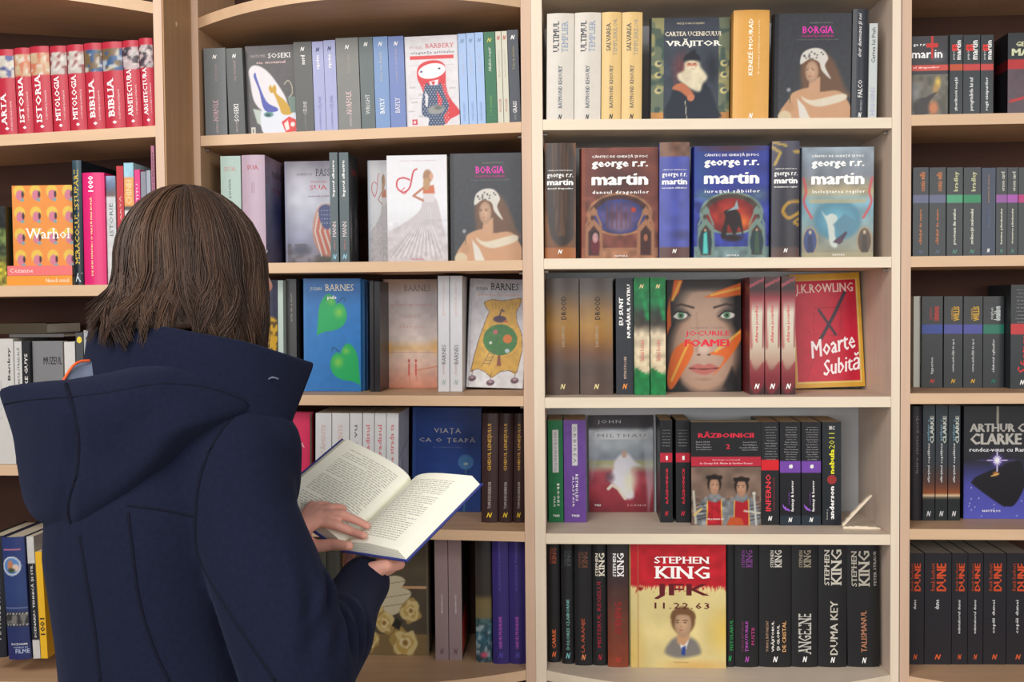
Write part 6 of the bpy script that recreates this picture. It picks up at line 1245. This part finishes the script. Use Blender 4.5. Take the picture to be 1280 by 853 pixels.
seam('sleeve_seam', [(300, 512), (272, 545), (252, 590), (245, 640), (247, 690), (268, 735), (300, 785), (345, 853)], .0020)
seam('hood_seam', [(82, 480), (92, 510), (99, 548), (97, 590), (88, 620), (86, 645), (96, 664)], .0026, [bh])
seam('hood_hem_stitch', [(2, 506), (40, 500), (84, 497), (140, 490), (200, 480), (255, 484), (296, 497), (312, 508)], .0011, [bh])
tube('button_loop', spl([A(336, 474, 1.37), A(341, 472, 1.365), A(348, 474, 1.37)]), .0012, M['lining'], root, 6)
# ---- hair
mb = MB(); HD = HC+Vector((0, 0, .002)); rr = random.Random(4)
hx, hy = rgt, fwd
def rad(th):                             # horizontal radius of the head of hair
    c, s = math.cos(th), math.sin(th); return 1/math.sqrt((c/.099)**2+(s/.107)**2)
def zend(th):                            # th=0 right, pi/2 front, -pi/2 back
    f_ = math.sin(th); return -.084-.034*max(0, f_+.35)
def hp(th, t, k=1.0, flick=0):
    ze = zend(th); top = .114; a = min(t/.5, 1)*PI/2; lf = max(0, math.cos(th+2.27)); R = rad(th)
    if t < .5: r = R*math.sin(a); z = top*math.cos(a)
    else:
        u = (t-.5)/.5; z = ze*u; r = R*(1+.05*u+.24*lf*u**1.5-.16*max(0, u-.72)*(1-flick)+.55*flick*u**3); z += flick*.02*u**4
    lean = -hx*.004*0
    return HD+(hx*math.cos(th)+hy*math.sin(th))*r*k+Vector((0, 0, z*(k if z > 0 else 1)))-hy*(.012*(1-min(1, t/.5)))
gap0, gap1 = PI/2-.80, PI/2+.62
vs = []; fs = []; n = 60; K = 22         # underlying mass
for k in range(K+1):
    for i in range(n):
        th = gap1+(2*PI-1.42)*i/(n-1); vs.append(hp(th, k/K, .94))
for k in range(K):
    for i in range(n-1): a = k*n+i; fs.append((a, a+1, a+1+n, a+n))
mb.add(vs, fs, (56, 40, 31)); scalp = link('hair', mb.mesh(True), M['hair'], root)
s_ = scalp.modifiers.new('s', 'SOLIDIFY'); s_.thickness = .005; s_.offset = 0
mb = MB(); cols = [(74, 53, 41), (63, 45, 35), (86, 63, 48), (54, 39, 31), (68, 50, 39)]
locks = []
for g_ in range(210):
    th = gap1-.05+(2*PI-1.36)*rr.random(); locks.append((th, rr.uniform(0, 6.28), rr.uniform(5, 9), rr.uniform(.05, .17), rr.uniform(-.022, .018), rr.choice(cols), rr.uniform(.97, 1.05)))
for th0, ph, fr, am, dz, cc, kk in locks:
    left = max(0, math.cos(th0+2.27)); fl = rr.uniform(.05, .42)*left if rr.random() < .5 else -.1*rr.random()
    for q in range(22):
        off = rr.gauss(0, .075); th = th0+off; k = kk+rr.uniform(-.018, .012); kc = rr.uniform(.84, 1.18); col = tuple(c*kc for c in cc); fuzz = rr.uniform(-.010, .010)
        N = 18; pts = []; t0 = rr.uniform(0.0, .12); ph2 = ph+rr.uniform(-.25, .25)
        for i in range(N):
            t = t0+(1-t0)*i/(N-1); w_ = max(0, t-.3)
            p = hp(th+am*math.sin(fr*t+ph2)*w_*1.9-off*w_*1.1, t, k+.045*w_*math.sin(fr*1.2*t+ph2*2), fl)
            p.z += (dz+fuzz)*max(0, t-.5)/.5; pts.append(p)
        b = len(mb.v); vs = []; fs = []
        for i, p in enumerate(pts):
            d = (pts[min(N-1, i+1)]-pts[max(0, i-1)]).normalized(); u = d.cross(p-HD+Vector((0, 0, .03))).normalized(); v = d.cross(u); r = .00095*(1-.65*(i/(N-1))**3)
            for a in (0, 2.1, 4.2): vs.append(p+u*r*math.cos(a)+v*r*math.sin(a))
        for i in range(N-1):
            for a in range(3): fs.append((i*3+a, i*3+(a+1) % 3, i*3+3+(a+1) % 3, i*3+3+a))
        mb.add(vs, fs, col)
link('hair_strands', mb.mesh(True), M['hair'], root, kind='stuff')
# ---- eyes, brows and lips
M['eye'] = mat('eye_surface', .15, attr=True, noise=.02, spec=.6)
for s in (-1, 1):
    c = HC+fwd*.0875+rgt*(.03*s)+Vector((0, 0, .006))
    mb = MB(); blob(mb, c, (rgt*.0125, fwd*.0085, Vector((0, 0, .0045))), 12); mb.c = [lin((228, 222, 216))]*len(mb.v); e_ = link('eye', mb.mesh(True), M['eye'], root)
    mb = MB(); blob(mb, c+fwd*.0055-Vector((0, 0, .0008)), (rgt*.005, fwd*.0035, Vector((0, 0, .0042))), 12); mb.c = [lin((58, 40, 30))]*len(mb.v); link('iris', mb.mesh(True), M['eye'], e_)
    tube('eyebrow', [HC+fwd*.0965+rgt*(.014*s)+Vector((0, 0, .024)), HC+fwd*.0955+rgt*(.03*s)+Vector((0, 0, .029)), HC+fwd*.087+rgt*(.046*s)+Vector((0, 0, .025))], .0022, M['hair'], root, 6)
mb = MB(); blob(mb, HC+fwd*.0885-Vector((0, 0, .046)), (rgt*.021, fwd*.006, Vector((0, 0, .0055))), 14); mb.c = [lin((190, 104, 98))]*len(mb.v); link('lips', mb.mesh(True), M['eye'], root)
